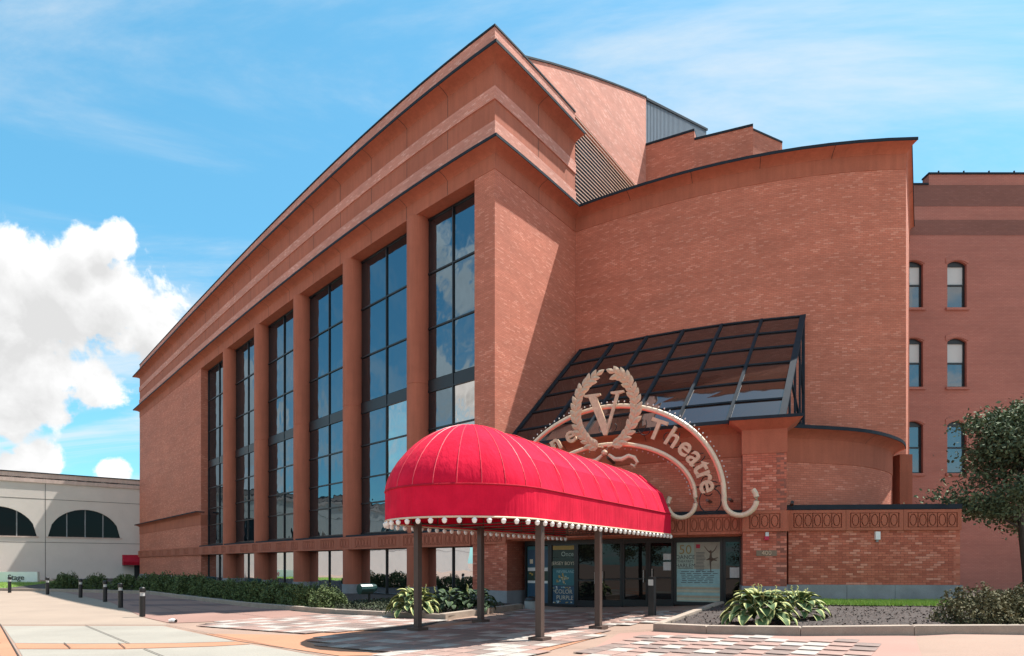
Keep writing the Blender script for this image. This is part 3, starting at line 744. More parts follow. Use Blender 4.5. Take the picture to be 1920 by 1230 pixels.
# low garden wall on the right
la = FAC.at(-12.2, -.25, 0); lb = FAC.at(-17.9, -.25, 0); lw = (lb - la).length; lu = (lb - la).normalized(); ln = Vector((lu.y, -lu.x, 0))
for k, (x0, x1) in enumerate(((-.1, lw * .34), (lw * .34 + .012, lw * .62), (lw * .62 + .012, lw + .04))):
    mb = MB(); mb.box(la, lu, ln, x0, x1, -.6, .05, .2, 1.04); mb.build('granite_block', M['granite'], ent)
brick_wall(la, lu, ln, lw, 1.04, EB + .1, ent, .2286, .0762, .5, 300)
mb = MB(); mb.box(la, lu, ln, 0, lw, -.5, -.01, EB + .1, ET + .12); mb.build('band_core', M['stucco'], ent)
mb = MB(); mb.box(lb, -ln, lu, 0, .5, -.2, -.004, 1.04, EB + .1); mb.build('wall', M['brick'], ent)
for k in range(3):
    w = lw / 3; key = ('l', round(w, 3))
    if key not in OV: OV[key] = oval_mesh(5, w)
    place('oval_panel', OV[key], ent, la + lu * (w * (k + .5)) + ln * .03 + Vector((0, 0, EB + .1)), facing(ln))
mb = MB(); mb.box(la, lu, ln, -.1, lw + .03, -2.2, .06, ET + .12, ET + .28); mb.build('metal_edge', M['dark'], ent)
# corner pier by the main wing (under the facade)
ca = FAC.at(1.15, .12, 0); cb = FAC.at(-.75, .12, 0); cw = (cb - ca).length; cu = (cb - ca).normalized(); cn = Vector((cu.y, -cu.x, 0))
mb = MB(); mb.box(ca, cu, cn, -.02, cw + .02, -1.8, .02, -.1, .62); mb.build('granite_base', M['granite'], ent)
brick_wall(ca, cu, cn, cw, .62, 2.55, ent, .2286, .0762, 1.75, 230)
mb = MB(); mb.box(cb, -cn, cu, 0, 1.75, -.2, 0, .62, 2.55); mb.build('wall', M['brick'], ent)
mb = MB(); mb.box(ca, cu, cn, 0, cw, -1.8, -.02, 2.55, 3.25); mb.build('band_core', M['stucco'], ent)
OV['c'] = oval_mesh(5, cw); place('oval_panel', OV['c'], ent, (ca + cb) / 2 + cn * .03 + Vector((0, 0, 2.55)), facing(cn))
mb = MB(); mb.box(ca, cu, cn, -.1, cw + .05, -1.8, .06, 3.22, 3.34); mb.build('metal_edge', M['dark'], ent)
# band, upper wall and cornice above the doors
for k in range(5): band(FAC, -.75 - (k + 1) * 1.966, -.75 - k * 1.966, 6, .1, EB, ent)
for cvname, args in (('lintel', (FAC, -10.58, -.75, -1.0, -.08, EB - .02, ET)),): wallpart(cvname, *args, M['stucco'], ent)
wallpart('metal_edge', FAC, -10.58, -.75, -.6, .13, ET, ET + .13, M['dark'], ent)
wallpart('wall', FAC, -10.6, 0, -.7, -.25, ET + .13, 5.35, M['brick'], ent)
wallpart('frieze', FAC, -10.6, 0, -.7, -.22, 5.35, 6.15, M['stucco'], ent)
cornice('cornice', FAC, -10.4, 0, -.22, .5, 6.13, 6.38, 6.5, ent)
wallpart('soffit', FAC, -10.55, -.75, -1.6, -.1, EB - .06, EB - .02, M['stucco'], ent)
# glazed doors
DO = -.8
def glazed(L0, L1, name, z0, z1, bar=.09, mid=True):
    a = FAC.at(L0, DO, 0); b = FAC.at(L1, DO, 0); d = b - a; w = d.length; ux = d.normalized(); uy = Vector((ux.y, -ux.x, 0))
    g0 = G((a.x + b.x) / 2) + .01
    fr = MB(); fr.box(a, ux, uy, 0.004, bar, -.06, .05, g0, z1); fr.box(a, ux, uy, w - bar, w - .004, -.06, .05, g0, z1)
    fr.box(a, ux, uy, bar, w - bar, -.06, .05, z1 - bar, z1); fr.box(a, ux, uy, bar, w - bar, -.06, .05, g0, g0 + (.25 if mid else .12))
    if mid: fr.box(a, ux, uy, bar, w - bar, -.05, .045, g0 + 1.0, g0 + 1.06)
    do = fr.build(name, M['mullion'], ent)
    g = MB(); g.box(a, ux, uy, bar, w - bar, -.02, .0, g0 + .1, z1 - bar); g.build('pane', M['glass_door'], do)
    if mid:
        h = MB(); x = w - .16 if mid == 1 else .16
        h.tube([a + ux * x + uy * .10 + Vector((0, 0, g0 + .9)), a + ux * x + uy * .10 + Vector((0, 0, g0 + 1.35))], .014, 8); h.build('handle', M['steel'], do)
    return a, ux, uy, w, g0
DT = 2.58
glz = {}
for nm, L0, L1, md in (('window', -1.0, -2.3, 0), ('window', -2.3, -3.6, 0), ('door', -3.6, -4.67, 1), ('door', -4.67, -5.71, 2), ('door', -5.71, -6.83, 1), ('door', -6.83, -7.9, 2), ('window', -7.9, -9.85, 0), ('window', -9.85, -10.58, 0)):
    glz[L0] = glazed(L0, L1, nm, 0, DT, mid=md)
wallpart('door_header', FAC, -10.58, -1.0, -1.0, -.74, DT, EB, M['mullion'], ent)
wallpart('lobby_back', FAC, -10.6, -.8, -3.2, -3.0, 0, 2.7, M['black'], ent)
# sloped glass roof over the lobby
gA = lambda L, t: FAC.at(L, -.45, 6.55).lerp(RW.at(-L * 11.0 / 12.0 - .02, .06, 12.3), t)
roof_fr = MB(); NB = 6; NR = 6; Ls = [-.02 - k * 12.0 / NB for k in range(NB + 1)]
def bar3(p, q, w, h): 
    t = (q - p).normalized(); s_ = t.cross(Vector((0, 0, 1))).normalized(); u = s_.cross(t)
    roof_fr.prism([p - s_ * w, p + s_ * w, p + s_ * w + u * h, p - s_ * w + u * h], q - p)
for L in Ls: bar3(gA(L, 0) , gA(L, 1), .05 if L > -11.9 else .11, .09)
for r in range(NR + 1):
    for L0, L1 in zip(Ls, Ls[1:]): bar3(gA(L0, r / NR), gA(L1, r / NR), .04, .06)
gr = roof_fr.build('glass_roof', M['dark'], ent)
for r in range(NR):
    for L0, L1 in zip(Ls, Ls[1:]):
        g = MB(); j = [Vector((0, 0, random.uniform(-.006, .006))) for _ in range(4)]
        q = [gA(L0, r / NR) + j[0], gA(L1, r / NR) + j[1], gA(L1, (r + 1) / NR) + j[2], gA(L0, (r + 1) / NR) + j[3]]
        g.prism(list(reversed(q)), (0, 0, -.02)); g.build('pane', M['glass_roof'], gr)
# glazed cheek at the right end
e0 = gA(-12.02, 0); e1 = gA(-12.02, 1); eb_ = Vector((e1.x, e1.y, 6.4))
g = MB(); g.prism([e0 + Vector((0, 0, -.3)), eb_, e1, e0], SIDE.nor(8).to_3d() * -.02); g.build('pane', M['glass_roof'], gr)
g = MB()
def stick(mb, p, q, w=.04):
    t = (q - p).normalized(); s_ = t.cross(Vector((.8, -.6, .05))).normalized(); n = t.cross(s_)
    mb.prism([p - s_ * w - n * w, p + s_ * w - n * w, p + s_ * w + n * w, p - s_ * w + n * w], q - p)
stick(g, eb_, e1, .06)
for k in (.3, .55, .8):
    top = gA(-12.02, k); stick(g, Vector((top.x, top.y, 6.4)), top)
stick(g, gA(-12.02, .35), Vector((eb_.x, eb_.y, 7.2))); stick(g, gA(-12.02, .7), Vector((eb_.x, eb_.y, 9.0)))
g.build('cheek_frame', M['dark'], gr)
wallpart('roof_kerb', FAC, -12.0, 0, -.75, -.35, 6.4, 6.56, M['dark'], ent)
wallpart('lobby_roof_back', FAC, -11.9, -.05, -6.1, -.9, 5.9, 6.1, M['stucco'], ent)
# curved drum
DR = Curve([(0, 9.35, 21.2), (2.2, 11.55, 21.7), (3.6, 12.85, 22.3), (5.6, 14.35, 23.5), (7.0, 15.25, 24.6), (8, 15.7, 25.4)], -1)
wallpart('wall', DR, 0, 7.4, -.5, 0, 0, 5.25, M['brick'], ent, step=.35)
wallpart('frieze', DR, 0, 7.4, -.5, .02, 5.25, 6.1, M['stucco'], ent, step=.35)
cornice('cornice', DR, -.3, 7.4, .02, .42, 6.08, 6.34, 6.46, ent, step=.35)
mb = MB(); q = DR.at(7.3, .1, 0); mb.box((q.x, q.y), (1, 0), (0, 1), .0, .5, -.3, .3, 0, 6.1); mb.build('corner_post', M['stucco'], ent)
mb = MB(); pts = [DR.at(7.4 * k / 10, -.1, 6.3) for k in range(11)] + [Vector((14, 26, 6.3)), Vector((10.5, 26.6, 6.3)), Vector((8.4, 21.6, 6.3))]
mb.prism(pts, (0, 0, .1)); mb.build('drum_roof', M['dark'], ent)

# ------------------------------------------------------------------ text helper
def text_mesh(txt, size, ext, mat, name='lettering', offset=0.):
    c = bpy.data.curves.new(name, 'FONT'); c.body = txt; c.size = size; c.extrude = ext; c.align_x = 'CENTER'; c.align_y = 'CENTER'; c.offset = offset; c.resolution_u = 3
    o = bpy.data.objects.new(name, c); COL.objects.link(o)
    me = bpy.data.meshes.new_from_object(o.evaluated_get(bpy.context.evaluated_depsgraph_get()))
    bpy.data.objects.remove(o); bpy.data.curves.remove(c); me.materials.clear(); me.materials.append(mat); me.name = name
    return me
def wall_text(txt, size, ext, mat, pos, ux, parent, name='lettering', roll=0., offset=0.):
    """text standing on a wall: ux along the reading direction"""
    me = text_mesh(txt, size, ext, mat, name, offset)
    o = bpy.data.objects.new(name, me); COL.objects.link(o)
    ux = Vector(ux).normalized(); up = Vector((0, 0, 1)); n = ux.cross(up)
    rot = Matrix((ux, up, n)).transposed().to_4x4()
    o.matrix_world = Matrix.Translation(pos) @ rot @ Matrix.Rotation(roll, 4, 'Z')
    if parent:
        mw = o.matrix_world.copy(); o.parent = parent
        o.matrix_parent_inverse = Matrix.Translation(-Vector(parent.location)) if parent.type == 'EMPTY' else Matrix(); o.matrix_basis = mw
    return o
# ------------------------------------------------------------------ posters and notices on the glass
def flat(name, L0, x0, x1, z0, z1, mat, parent=None, off=.012, th=.006):
    a, ux, uy, w, g0 = glz[L0]; mb = MB(); mb.box(a, ux, uy, x0, x1, off - th, off, z0, z1); return mb.build(name, mat, parent)
def col(name, c, r=.5): return plain(name, c, r, .18, 5)
teal, navy, cream, sage = col('teal print', (.02, .13, .16)), col('navy print', (.02, .07, .13)), col('cream print', (.55, .5, .38)), col('sage print', (.36, .46, .40))
aqua, ochre, dkgreen, paper = col('aqua print', (.30, .50, .52)), col('ochre print', (.40, .27, .06)), col('dark green print', (.015, .04, .03)), col('white paper', (.62, .64, .64))
def post(name, label, L0, x0, x1, z0, z1, mat): return tag(flat(name, L0, x0, x1, z0, z1, mat), label, 'poster')
def on(poster, nm, L0, x0, x1, z0, z1, mat, lvl=1): return flat(nm, L0, x0, x1, z0, z1, mat, poster, .012 + .003 * lvl, .0028)
w1 = glz[-1.0]; W = w1[3]; g0 = w1[4]
P1 = post('show_poster', 'blue show poster with white caption strips on glass beside brick pier', -1.0, .12, W - .1, g0 + .1, 2.45, teal)
for k, (z0, z1, m_) in enumerate(((1.42, 1.56, paper), (.92, 1.02, paper), (1.02, 1.42, dkgreen), (.1, .9, navy), (1.6, 2.3, navy))): on(P1, 'printed_panel', -1.0, .14, W - .12, g0 + z0, g0 + z1, m_)
for k in range(14):
    x = random.uniform(.2, W - .4); z = random.choice((random.uniform(1.05, 1.35), random.uniform(1.65, 2.2)))
    on(P1, 'printed_figure', -1.0, x, x + random.uniform(.05, .16), g0 + z, g0 + z + random.uniform(.05, .2), random.choice((ochre, sage, teal, cream)), 2)
w2 = glz[-2.3]; W = w2[3]; g0 = w2[4]
def ptxt(p, L0, txt, size, x, z, mat, sx=1):
    a, ux, uy, w, g = glz[L0]; o = wall_text(txt, size, .001, mat, a + ux * x + uy * .02 + Vector((0, 0, z)), ux, p); return o
for nm, lab, z0, z1, m_ in (('show_poster', 'dark green poster with looping script word on entrance glass', 1.98, 2.46, dkgreen), ('show_poster', 'dark poster reading JERSEY BOYS in tall pale capitals', 1.55, 1.96, dkgreen),
                            ('show_poster', 'teal poster with lettering and garden figures below it', .85, 1.53, teal), ('show_poster', 'blue poster reading COLOR PURPLE at the foot of the glass', .12, .83, navy)):
    p = post(nm, lab, -2.3, .12, W - .1, g0 + z0, g0 + z1, m_)
    c = W / 2
    if z0 > 1.9: on(p, 'printed_strip', -2.3, .13, W - .11, g0 + 2.28, g0 + 2.44, ochre); ptxt(p, -2.3, 'Once', .26, c + .2, g0 + 2.1, sage)
    elif z0 > 1.5: ptxt(p, -2.3, 'JERSEY BOYS', .19, c, g0 + 1.73, cream)
    elif z0 > .8:
        ptxt(p, -2.3, 'NEVERLAND', .15, c + .12, g0 + 1.4, aqua)
        for k in range(22): x = random.uniform(.3, W - .4); z = random.uniform(.9, 1.25); on(p, 'printed_figure', -2.3, x, x + random.uniform(.03, .1), g0 + z, g0 + z + random.uniform(.03, .12), random.choice((ochre, sage, aqua, cream)), 2)
    else:
        ptxt(p, -2.3, 'COLOR', .24, c + .02, g0 + .60, cream); ptxt(p, -2.3, 'PURPLE', .24, c + .08, g0 + .36, cream); ptxt(p, -2.3, 'THE', .09, c - .38, g0 + .62, cream)
        for k in range(26): x = random.uniform(.13, W - .2); z = random.choice((random.uniform(.13, .2), random.uniform(.7, .78))); on(p, 'printed_fleck', -2.3, x, x + .06, g0 + z, g0 + z + .04, random.choice((ochre, aqua, paper)), 2)
w3 = glz[-7.9]; W = w3[3]; g0 = w3[4]
P3 = post('dance_poster', 'large pale green poster reading 50 DANCE THEATRE\'S HARLEM with dancer', -7.9, .1, W - .1, g0 + .12, 2.5, sage)
on(P3, 'printed_panel', -7.9, .11, W - .11, g0 + .75, g0 + 1.28, aqua)
on(P3, 'printed_panel', -7.9, W * .42, W - .11, g0 + 1.28, 2.49, col('tan print', (.36, .34, .27)))
for k in range(6): on(P3, 'printed_wave', -7.9, .11, W - .11, g0 + .16 + k * .1, g0 + .23 + k * .1, (cream, col('sand print', (.45, .36, .26)), aqua)[k % 3])
xq = .1 + (W * .42 - .1) / 2
ptxt(P3, -7.9, '50', .46, xq, 2.22, col('gilt print', (.30, .22, .08))); ptxt(P3, -7.9, 'DANCE', .2, xq, 1.96, M['grey_text']); ptxt(P3, -7.9, "THEATRE'S", .115, xq, 1.81, M['grey_text']); ptxt(P3, -7.9, 'HARLEM', .19, xq, 1.66, M['grey_text'])
on(P3, 'printed_rule', -7.9, .16, W * .4, g0 + 1.30, g0 + 1.32, M['grey_text'], 2)
for k in range(7):
    x = .22 + random.uniform(0, .08); z = g0 + 1.18 - k * .065
    while x < W - .3: l = random.uniform(.12, .3); on(P3, 'printed_line', -7.9, x, min(x + l, W - .18), z, z + .022, M['grey_text'], 2); x += l + .05
for k in range(14): on(P3, 'printed_line', -7.9, W * .46, W * .46 + random.uniform(.25, .33), 2.12 - k * .05, 2.138 - k * .05, M['grey_text'], 2)
on(P3, 'printed_mark', -7.9, W * .46, W * .54, 2.28, 2.42, M['red_text'], 2)
a_, ux_, uy_, w_, g_ = w3
dn = MB(); q0 = a_ + ux_ * (W * .76) + uy_ * .02
def fig(pts, r): dn.tube([q0 + ux_ * x + Vector((0, 0, z)) for x, z in pts], 1, 6, 0, r)
fig([(0, 1.42), (-.01, 1.62), (-.02, 1.80)], [.012, .022, .03]); fig([(-.02, 1.8), (.1, 1.9), (.24, 1.95)], [.03, .025, .012]); fig([(-.02, 1.8), (-.01, 1.98), (0, 2.1)], [.03, .045, .025])
fig([(0, 2.1), (-.12, 2.2), (-.22, 2.34)], [.022, .016, .01]); fig([(0, 2.1), (.12, 2.2), (.2, 2.36)], [.022, .016, .01]); fig([(0, 2.12), (-.02, 2.2)], [.03, .04])
fig([(-.16, 1.86), (0, 1.92), (.2, 1.84)], [.01, .06, .01])
dn.build('printed_dancer', col('sepia print', (.12, .08, .06)), P3)
for L0, x, z, w_, h_, lab in ((-6.83, .55, 1.8, .3, .3, 'white notice taped to the glass door beside dance poster'), (-6.83, .55, 2.18, .28, .22, 'small pinkish notice taped high on the glass door'), (-9.85, .22, 1.42, .46, .36, 'framed white notice behind glass next to numbered brick pier')):
    a, ux, uy, w, g0 = glz[L0]; tag(flat('notice', L0, x, x + w_, g0 + z - .5, g0 + z - .5 + h_, paper), lab, 'notice')
# ------------------------------------------------------------------ house number, alarm, camera, wall box
nb = thing('number_plaque', pa + pu * .75 + Vector((0, 0, 2.0)), 'tarnished plaque with house number 400 on brick pier', 'plaque')
mb = MB(); mb.box(pa, pu, pn, .42, .42 + .62, .0, .02, 1.98, 2.17); mb.build('plate', col('tarnished brass', (.20, .14, .09)), nb)
wall_text('400', .2, .012, M['gold'], pa + pu * .73 + pn * .025 + Vector((0, 0, 2.075)), pu, nb, 'numeral')
al = thing('fire_alarm', pa + pu * .75 + Vector((0, 0, 2.5)), 'red fire alarm strobe on brick pier above house number', 'alarm')
mb = MB(); mb.box(pa, pu, pn, .66, .8, .0, .09, 2.5, 2.62); mb.build('housing', M['red_text'], al)
mb = MB(); mb.box(pa, pu, pn, .69, .79, .0, .07, 2.62, 2.75); mb.build('lens', M['steel'], al)
wb = thing('wall_box', la + lu * (lw * .51) + Vector((0, 0, 2.6)), 'small white box fixed on brick wall below oval panels', 'box')
q = lw * .505
mb = MB(); mb.box(la, lu, ln, q, q + .15, 0, .09, EB - .2, EB + .06); mb.build('case', M['white'], wb)
mb = MB(); mb.box(la, lu, ln, q + .04, q + .11, 0, .05, EB - .28, EB - .2); mb.build('spout', M['granite'], wb)
sc_ = thing('security_camera', sa + su * .3 + Vector((0, 0, 3.7)), 'small black security camera on pier side above oval panels', 'camera')
mb = MB(); mb.tube([sa + su * .25 + Vector((0, 0, 3.62)), sa + su * .25 + sn * .18 + Vector((0, 0, 3.66))], .02, 8); mb.build('bracket', M['black'], sc_)
mb = MB(); mb.tube([sa + su * .1 + sn * .18 + Vector((0, 0, 3.72)), sa + su * .4 + sn * .2 + Vector((0, 0, 3.66))], .055, 10); mb.build('body', M['black'], sc_)

# ------------------------------------------------------------------ red entrance awning
A0 = Vector((.62, 13.67, 0)); aa = Vector((.56, .83, 0)).normalized(); ab = Vector((-.83, .56, 0)).normalized(); AW = 3.7; AE = 8.1; RV = AW / 2 + .13
mid0 = A0 + ab * (AW / 2)
aw = thing('entrance_awning', mid0 + aa * 3, 'long red canvas entrance awning with rounded nose on brown posts', 'awning')
ZB, ZV, ZT = 2.70, 3.38, 5.0
def sect(t, k, n=12):
    a = math.pi * k / n; c = math.cos(a); return mid0 + aa * t + ab * (-math.copysign(abs(c)**1.08, c) * RV) + Vector((0, 0, ZV + (ZT - ZV) * max(0., math.sin(a))**1.22))
vault = MB(); n = 6; stations = [-.15 + (AE + .15) * k / 8 for k in range(9)]
for k in range(8):
    for j in range(n): vault.quadface([sect(stations[k], j, n), sect(stations[k], j + 1, n), sect(stations[k + 1], j + 1, n), sect(stations[k + 1], j, n)][::-1])
vault.quadface([sect(-.148, j, 32) for j in range(33)]); vault.quadface([sect(AE - .01, j, n) for j in range(n + 1)])
canopy = vault.build('canopy', M['canvas'], aw)
# nose: half dome of gores
def nose(phi, el):   # phi 0..pi round the front, el 0..pi/2
    c = mid0 - aa * .15
    return c + (ab * (-math.cos(phi) * RV) - aa * (math.sin(phi) * RV * 1.0)) * math.cos(el)**1.08 + Vector((0, 0, ZV + (ZT - ZV) * math.sin(el)**1.22))
dome = MB(); dome.smooth = True; NG = 12; NE = 16
for g in range(NG):
    p0 = math.pi * g / NG; p1 = math.pi * (g + 1) / NG
    for e in range(NE):
        e0_ = math.pi / 2 * e / NE; e1_ = math.pi / 2 * (e + 1) / NE
        dome.quadface([nose(p0, e0_), nose(p1, e0_), nose(p1, e1_), nose(p0, e1_)])
dome.build('nose', M['canvas'], aw, weld=True)
seam = MB()
for g in range(0, NG + 1): seam.tube([nose(math.pi * g / NG, math.pi / 2 * e / 12) * 1.0 + Vector((0, 0, .003)) for e in range(12)], .011, 5)
for t in stations[:-1]: seam.tube([sect(t, j, 18) + Vector((0, 0, .002)) for j in range(19)], .010, 5)
seam.build('seam', col('pale seam piping', (.64, .035, .06)), aw)
val = MB(); ring = [mid0 + aa * t - ab * RV for t in reversed(stations)] + [None] + [mid0 + aa * t + ab * RV for t in stations]
path = [mid0 + aa * AE - ab * RV] + [mid0 + aa * t - ab * RV for t in reversed(stations[:-1])] + [nose(math.pi * k / 24, 0) - Vector((0, 0, ZV)) for k in range(1, 24)] + [mid0 + aa * t + ab * RV for t in stations]
for p, q in zip(path, path[1:]):
    p = Vector((p.x, p.y, 0)); q = Vector((q.x, q.y, 0))
    val.quadface([p + Vector((0, 0, ZB)), q + Vector((0, 0, ZB)), q + Vector((0, 0, ZV)), p + Vector((0, 0, ZV))][::-1])
val.build('valance', M['canvas'], aw, weld=True)
pp = MB(); pp.tube([Vector((p.x, p.y, ZV)) for p in path], .024, 6); pp.build('piping', M['canvas_in'], aw)
# hem tube, frame, lamps
hem = MB(); hp = [Vector((p.x, p.y, ZB)) for p in path]; hem.tube(hp, .022, 6); hem.build('hem', M['pale_gold'], aw)
ins = MB()
for t in stations[1:]: ins.tube([mid0 + aa * t - ab * (RV - .05) + Vector((0, 0, ZB + .06)), mid0 + aa * t + ab * (RV - .05) + Vector((0, 0, ZB + .06))], .02, 6)
for s_ in (-1, 1):
    ins.tube([mid0 - aa * .1 + ab * (s_ * (RV - .08)) + Vector((0, 0, ZB + .07)), mid0 + aa * AE + ab * (s_ * (RV - .08)) + Vector((0, 0, ZB + .07))], .025, 6)
    for t in stations: ins.tube([mid0 + aa * t + ab * (s_ * (RV - .08)) + Vector((0, 0, ZB + .05)), mid0 + aa * t + ab * (s_ * (RV - .08)) + Vector((0, 0, ZV))], .018, 6)
ins.build('frame', M['pole'], aw)
lamp = MB(); lamp.smooth = True; lamp.lathe((0, 0, 0), [(.012, .06), (.03, .05), (.058, .015), (.05, -.015), (.042, -.045), (.022, -.062), (.005, -.066)], 12); lamp_me = lamp.mesh('lamp_globe', M['bulb'])
d = 0.; step = .31
tot = 0; cum = [0]
for p, q in zip(hp, hp[1:]): tot += (q - p).length; cum.append(tot)
nl = int(tot / step)
for k in range(nl + 1):
    s_ = tot * k / nl
    for i in range(len(cum) - 1):
        if cum[i] <= s_ <= cum[i + 1] + 1e-6: break
    p = hp[i].lerp(hp[i + 1], (s_ - cum[i]) / max(1e-6, cum[i + 1] - cum[i]))
    place('lamp_globe', lamp_me, aw, p - Vector((0, 0, .07)))
for p in (A0, A0 + aa * 2.95, A0 + ab * 3.66, A0 + ab * 3.66 + aa * 2.68):
    m_ = MB(); z0 = G(p.x)
    m_.box((p.x, p.y), (aa.x, aa.y), (ab.x, ab.y), -.075, .075, -.075, .075, z0 + .09, ZB + .1); po = m_.build('post', M['pole'], aw)
    m_ = MB(); m_.box((p.x, p.y), (aa.x, aa.y), (ab.x, ab.y), -.19, .19, -.19, .19, z0 + .016, z0 + .10); m_.build('base_plate', M['pole'], po)

# ------------------------------------------------------------------ arched theatre sign
SC = -5.66; SO = .55
sp = FAC.at(SC, SO, 0); s1 = FAC.at(SC - 4, SO, 0); su_ = (s1 - sp).normalized(); sn_ = Vector((su_.y, -su_.x, 0))
sign = thing('arch_sign', (sp.x, sp.y, 3.4), 'gilded arch sign with laurel wreath, letter V and word Theatre above doors', 'sign')
def SP(x, z, o=0.): return sp + su_ * x + sn_ * o + Vector((0, 0, z))
def arch(a, b, zc, a0, a1, n=40): return [(a * math.cos(R(t)), zc + b * math.sin(R(t))) for t in [a0 + (a1 - a0) * k / n for k in range(n + 1)]]
ZO = 3.95
outer = arch(4.0, 3.4, ZO, 180, 0); inner = arch(3.08, 2.05, ZO, 180, 0)
def hook(cx, cz, r, a0, a1, n=14): return [(cx + r * math.cos(R(a0 + (a1 - a0) * k / n)), cz + r * math.sin(R(a0 + (a1 - a0) * k / n))) for k in range(n + 1)]
def mirrored(pts): return [(-x, z) for x, z in reversed(pts)]
ro = hook(4.0 + .5, ZO - .15, .5, 180, 400); ri = hook(3.08 - .46, ZO - .2, .46, 0, -215)
outer_full = mirrored(ro) + outer + ro; inner_full = mirrored(ri) + inner + ri
mb = MB(); mb.smooth = True; mb.tube([SP(x, z) for x, z in outer_full], .085, 10); mb.build('outer_arch', M['pale_gold'], sign)
mb = MB(); mb.smooth = True; mb.tube([SP(x, z) for x, z in inner_full], .075, 10); mb.build('inner_arch', M['pale_gold'], sign)
mb = MB(); mb.tube([SP(x, z, .09) for x, z in arch(3.93, 3.33, ZO, 172, 8)], .035, 8); mb.build('neon_tube', M['neon'], sign); mb = MB(); mb.tube([SP(x, z, .09) for x, z in arch(3.02, 1.98, ZO, 172, 8)], .032, 8); mb.build('neon_tube', M['neon'], sign)
gl = MB(); gl.smooth = True; gl.lathe((0, 0, 0), [(.003, .03), (.02, .02), (.028, 0), (.02, -.02), (.003, -.03)], 8); glm = gl.mesh('bulb', M['steel'])
for a, b, cnt, s_ in ((4.0, 3.4, 58, 1), (3.08, 2.05, 40, -1)):
    for k in range(cnt + 1):
        t = R(4 + 172 * k / cnt); nx, nz = math.cos(t) / a, math.sin(t) / b; l = math.hypot(nx, nz); place('bulb', glm, sign, SP(a * math.cos(t) + nx / l * .16 * s_, ZO + b * math.sin(t) + nz / l * .16 * s_, .02))
# scrollwork between the arches
mb = MB()
for k in range(9):
    t = R(8 + k * 20.5); cx = 3.55 * math.cos(t); cz = ZO + 2.72 * math.sin(t)
    for s_ in (-1, 1):
        pts = []
        for q in range(15):
            an = t + s_ * R(40) + s_ * q / 14 * 4.6; r = .36 * (1 - q / 20)
            pts.append(SP(cx + s_ * .18 * math.sin(t) + r * math.cos(an), cz - s_ * .18 * math.cos(t) + r * math.sin(an), -.06))
        mb.tube(pts, .017, 5)
for s_ in (-1, 1):
    mb.tube([SP(s_ * 3.55 + .36 * math.cos(R(a_)), ZO - .12 + .42 * math.sin(R(a_)), -.05) for a_ in range(0, 361, 24)], .02, 5)
    mb.tube([SP(s_ * 3.1, ZO + .35, -.05), SP(s_ * 3.98, ZO + .35, -.05)], .022, 5)
mb.build('scrollwork', M['iron'], sign)
for s_ in (-1, 1):
    for x in (3.45, 4.15):
        m_ = MB(); m_.tube([SP(s_ * x, ZO - .1, -.05), SP(s_ * x, ZO - .1, -.75)], .05, 8); m_.build('wall_bracket', M['pole'], sign)
m_ = MB(); m_.tube([SP(0, 5.55, -.05), SP(0, 5.45, -.75)], .06, 8); m_.build('wall_bracket', M['pole'], sign)
# letters set along the arch
for i, ch in enumerate('Theatre'):
    t = 60 - [0, 11.5, 21.5, 30.5, 38.5, 45.0, 52.5][i]; tt = R(t); x = 3.56 * math.cos(tt); z = ZO + 2.72 * math.sin(tt)
    tx, tz = 3.56 * math.sin(tt), -2.72 * math.cos(tt)
    wall_text(ch, .98 if ch == 'T' else .94, .05, M['gold'], SP(x, z, .06), su_, sign, 'letter', math.atan2(tz, tx), .018)
for i, ch in enumerate('ne'):
    t = 124 - 11 * i; tt = R(t); x = 3.56 * math.cos(tt); z = ZO + 2.72 * math.sin(tt)
    wall_text(ch, .88, .05, M['gold'], SP(x, z, .06), su_, sign, 'letter', math.atan2(-2.72 * math.cos(tt), 3.56 * math.sin(tt)), .018)
# V with serifs
def plate(pts, d, o, name, mat, parent=sign):
    m_ = MB(); m_.prism([SP(x, z, o) for x, z in reversed(pts)], sn_ * d); return m_.build(name, mat, parent)
VZ = 6.28; VH = 1.5
vp = [(x * .84, z) for x, z in [(-.04, VZ), (.10, VZ), (.62, VZ + VH - .1), (.84, VZ + VH - .06), (.84, VZ + VH), (.28, VZ + VH), (.28, VZ + VH - .06), (.50, VZ + VH - .1), (.13, VZ + .36), (-.36, VZ + VH - .1), (-.18, VZ + VH - .06), (-.18, VZ + VH), (-.90, VZ + VH), (-.90, VZ + VH - .06), (-.70, VZ + VH - .1)]]
plate(vp, .12, .22, 'letter', M['gold'])
# laurel wreath: two curved branches of leaves
leaf = MB(); 
lp = [(0, -.02), (.07, .08), (.095, .17), (.06, .28), (0, .36), (-.06, .28), (-.095, .17), (-.07, .08)]
c_ = (0, .06, .16)
for i in range(8):
    a_, b_ = lp[i], lp[(i + 1) % 8]; leaf.quadface([(a_[0], 0, a_[1]), (b_[0], 0, b_[1]), (0, -.055, .17)]); leaf.quadface([(b_[0], 0, b_[1]), (a_[0], 0, a_[1]), (0, .02, .17)])
leaf_me = leaf.mesh('leaf', M['gold'])
def put_leaf(x, z, ang, o, parent, sc=1.):
    ob = bpy.data.objects.new('leaf', leaf_me); COL.objects.link(ob)
    rot = Matrix((su_, -sn_, Vector((0, 0, 1)))).transposed().to_4x4()
    mw = Matrix.Translation(SP(x, z, o)) @ rot @ Matrix.Rotation(ang, 4, 'Y') @ Matrix.Scale(sc, 4)
    ob.parent = parent; ob.matrix_parent_inverse = Matrix.Translation(-Vector(parent.location)) if parent.type == 'EMPTY' else Matrix(); ob.matrix_basis = mw
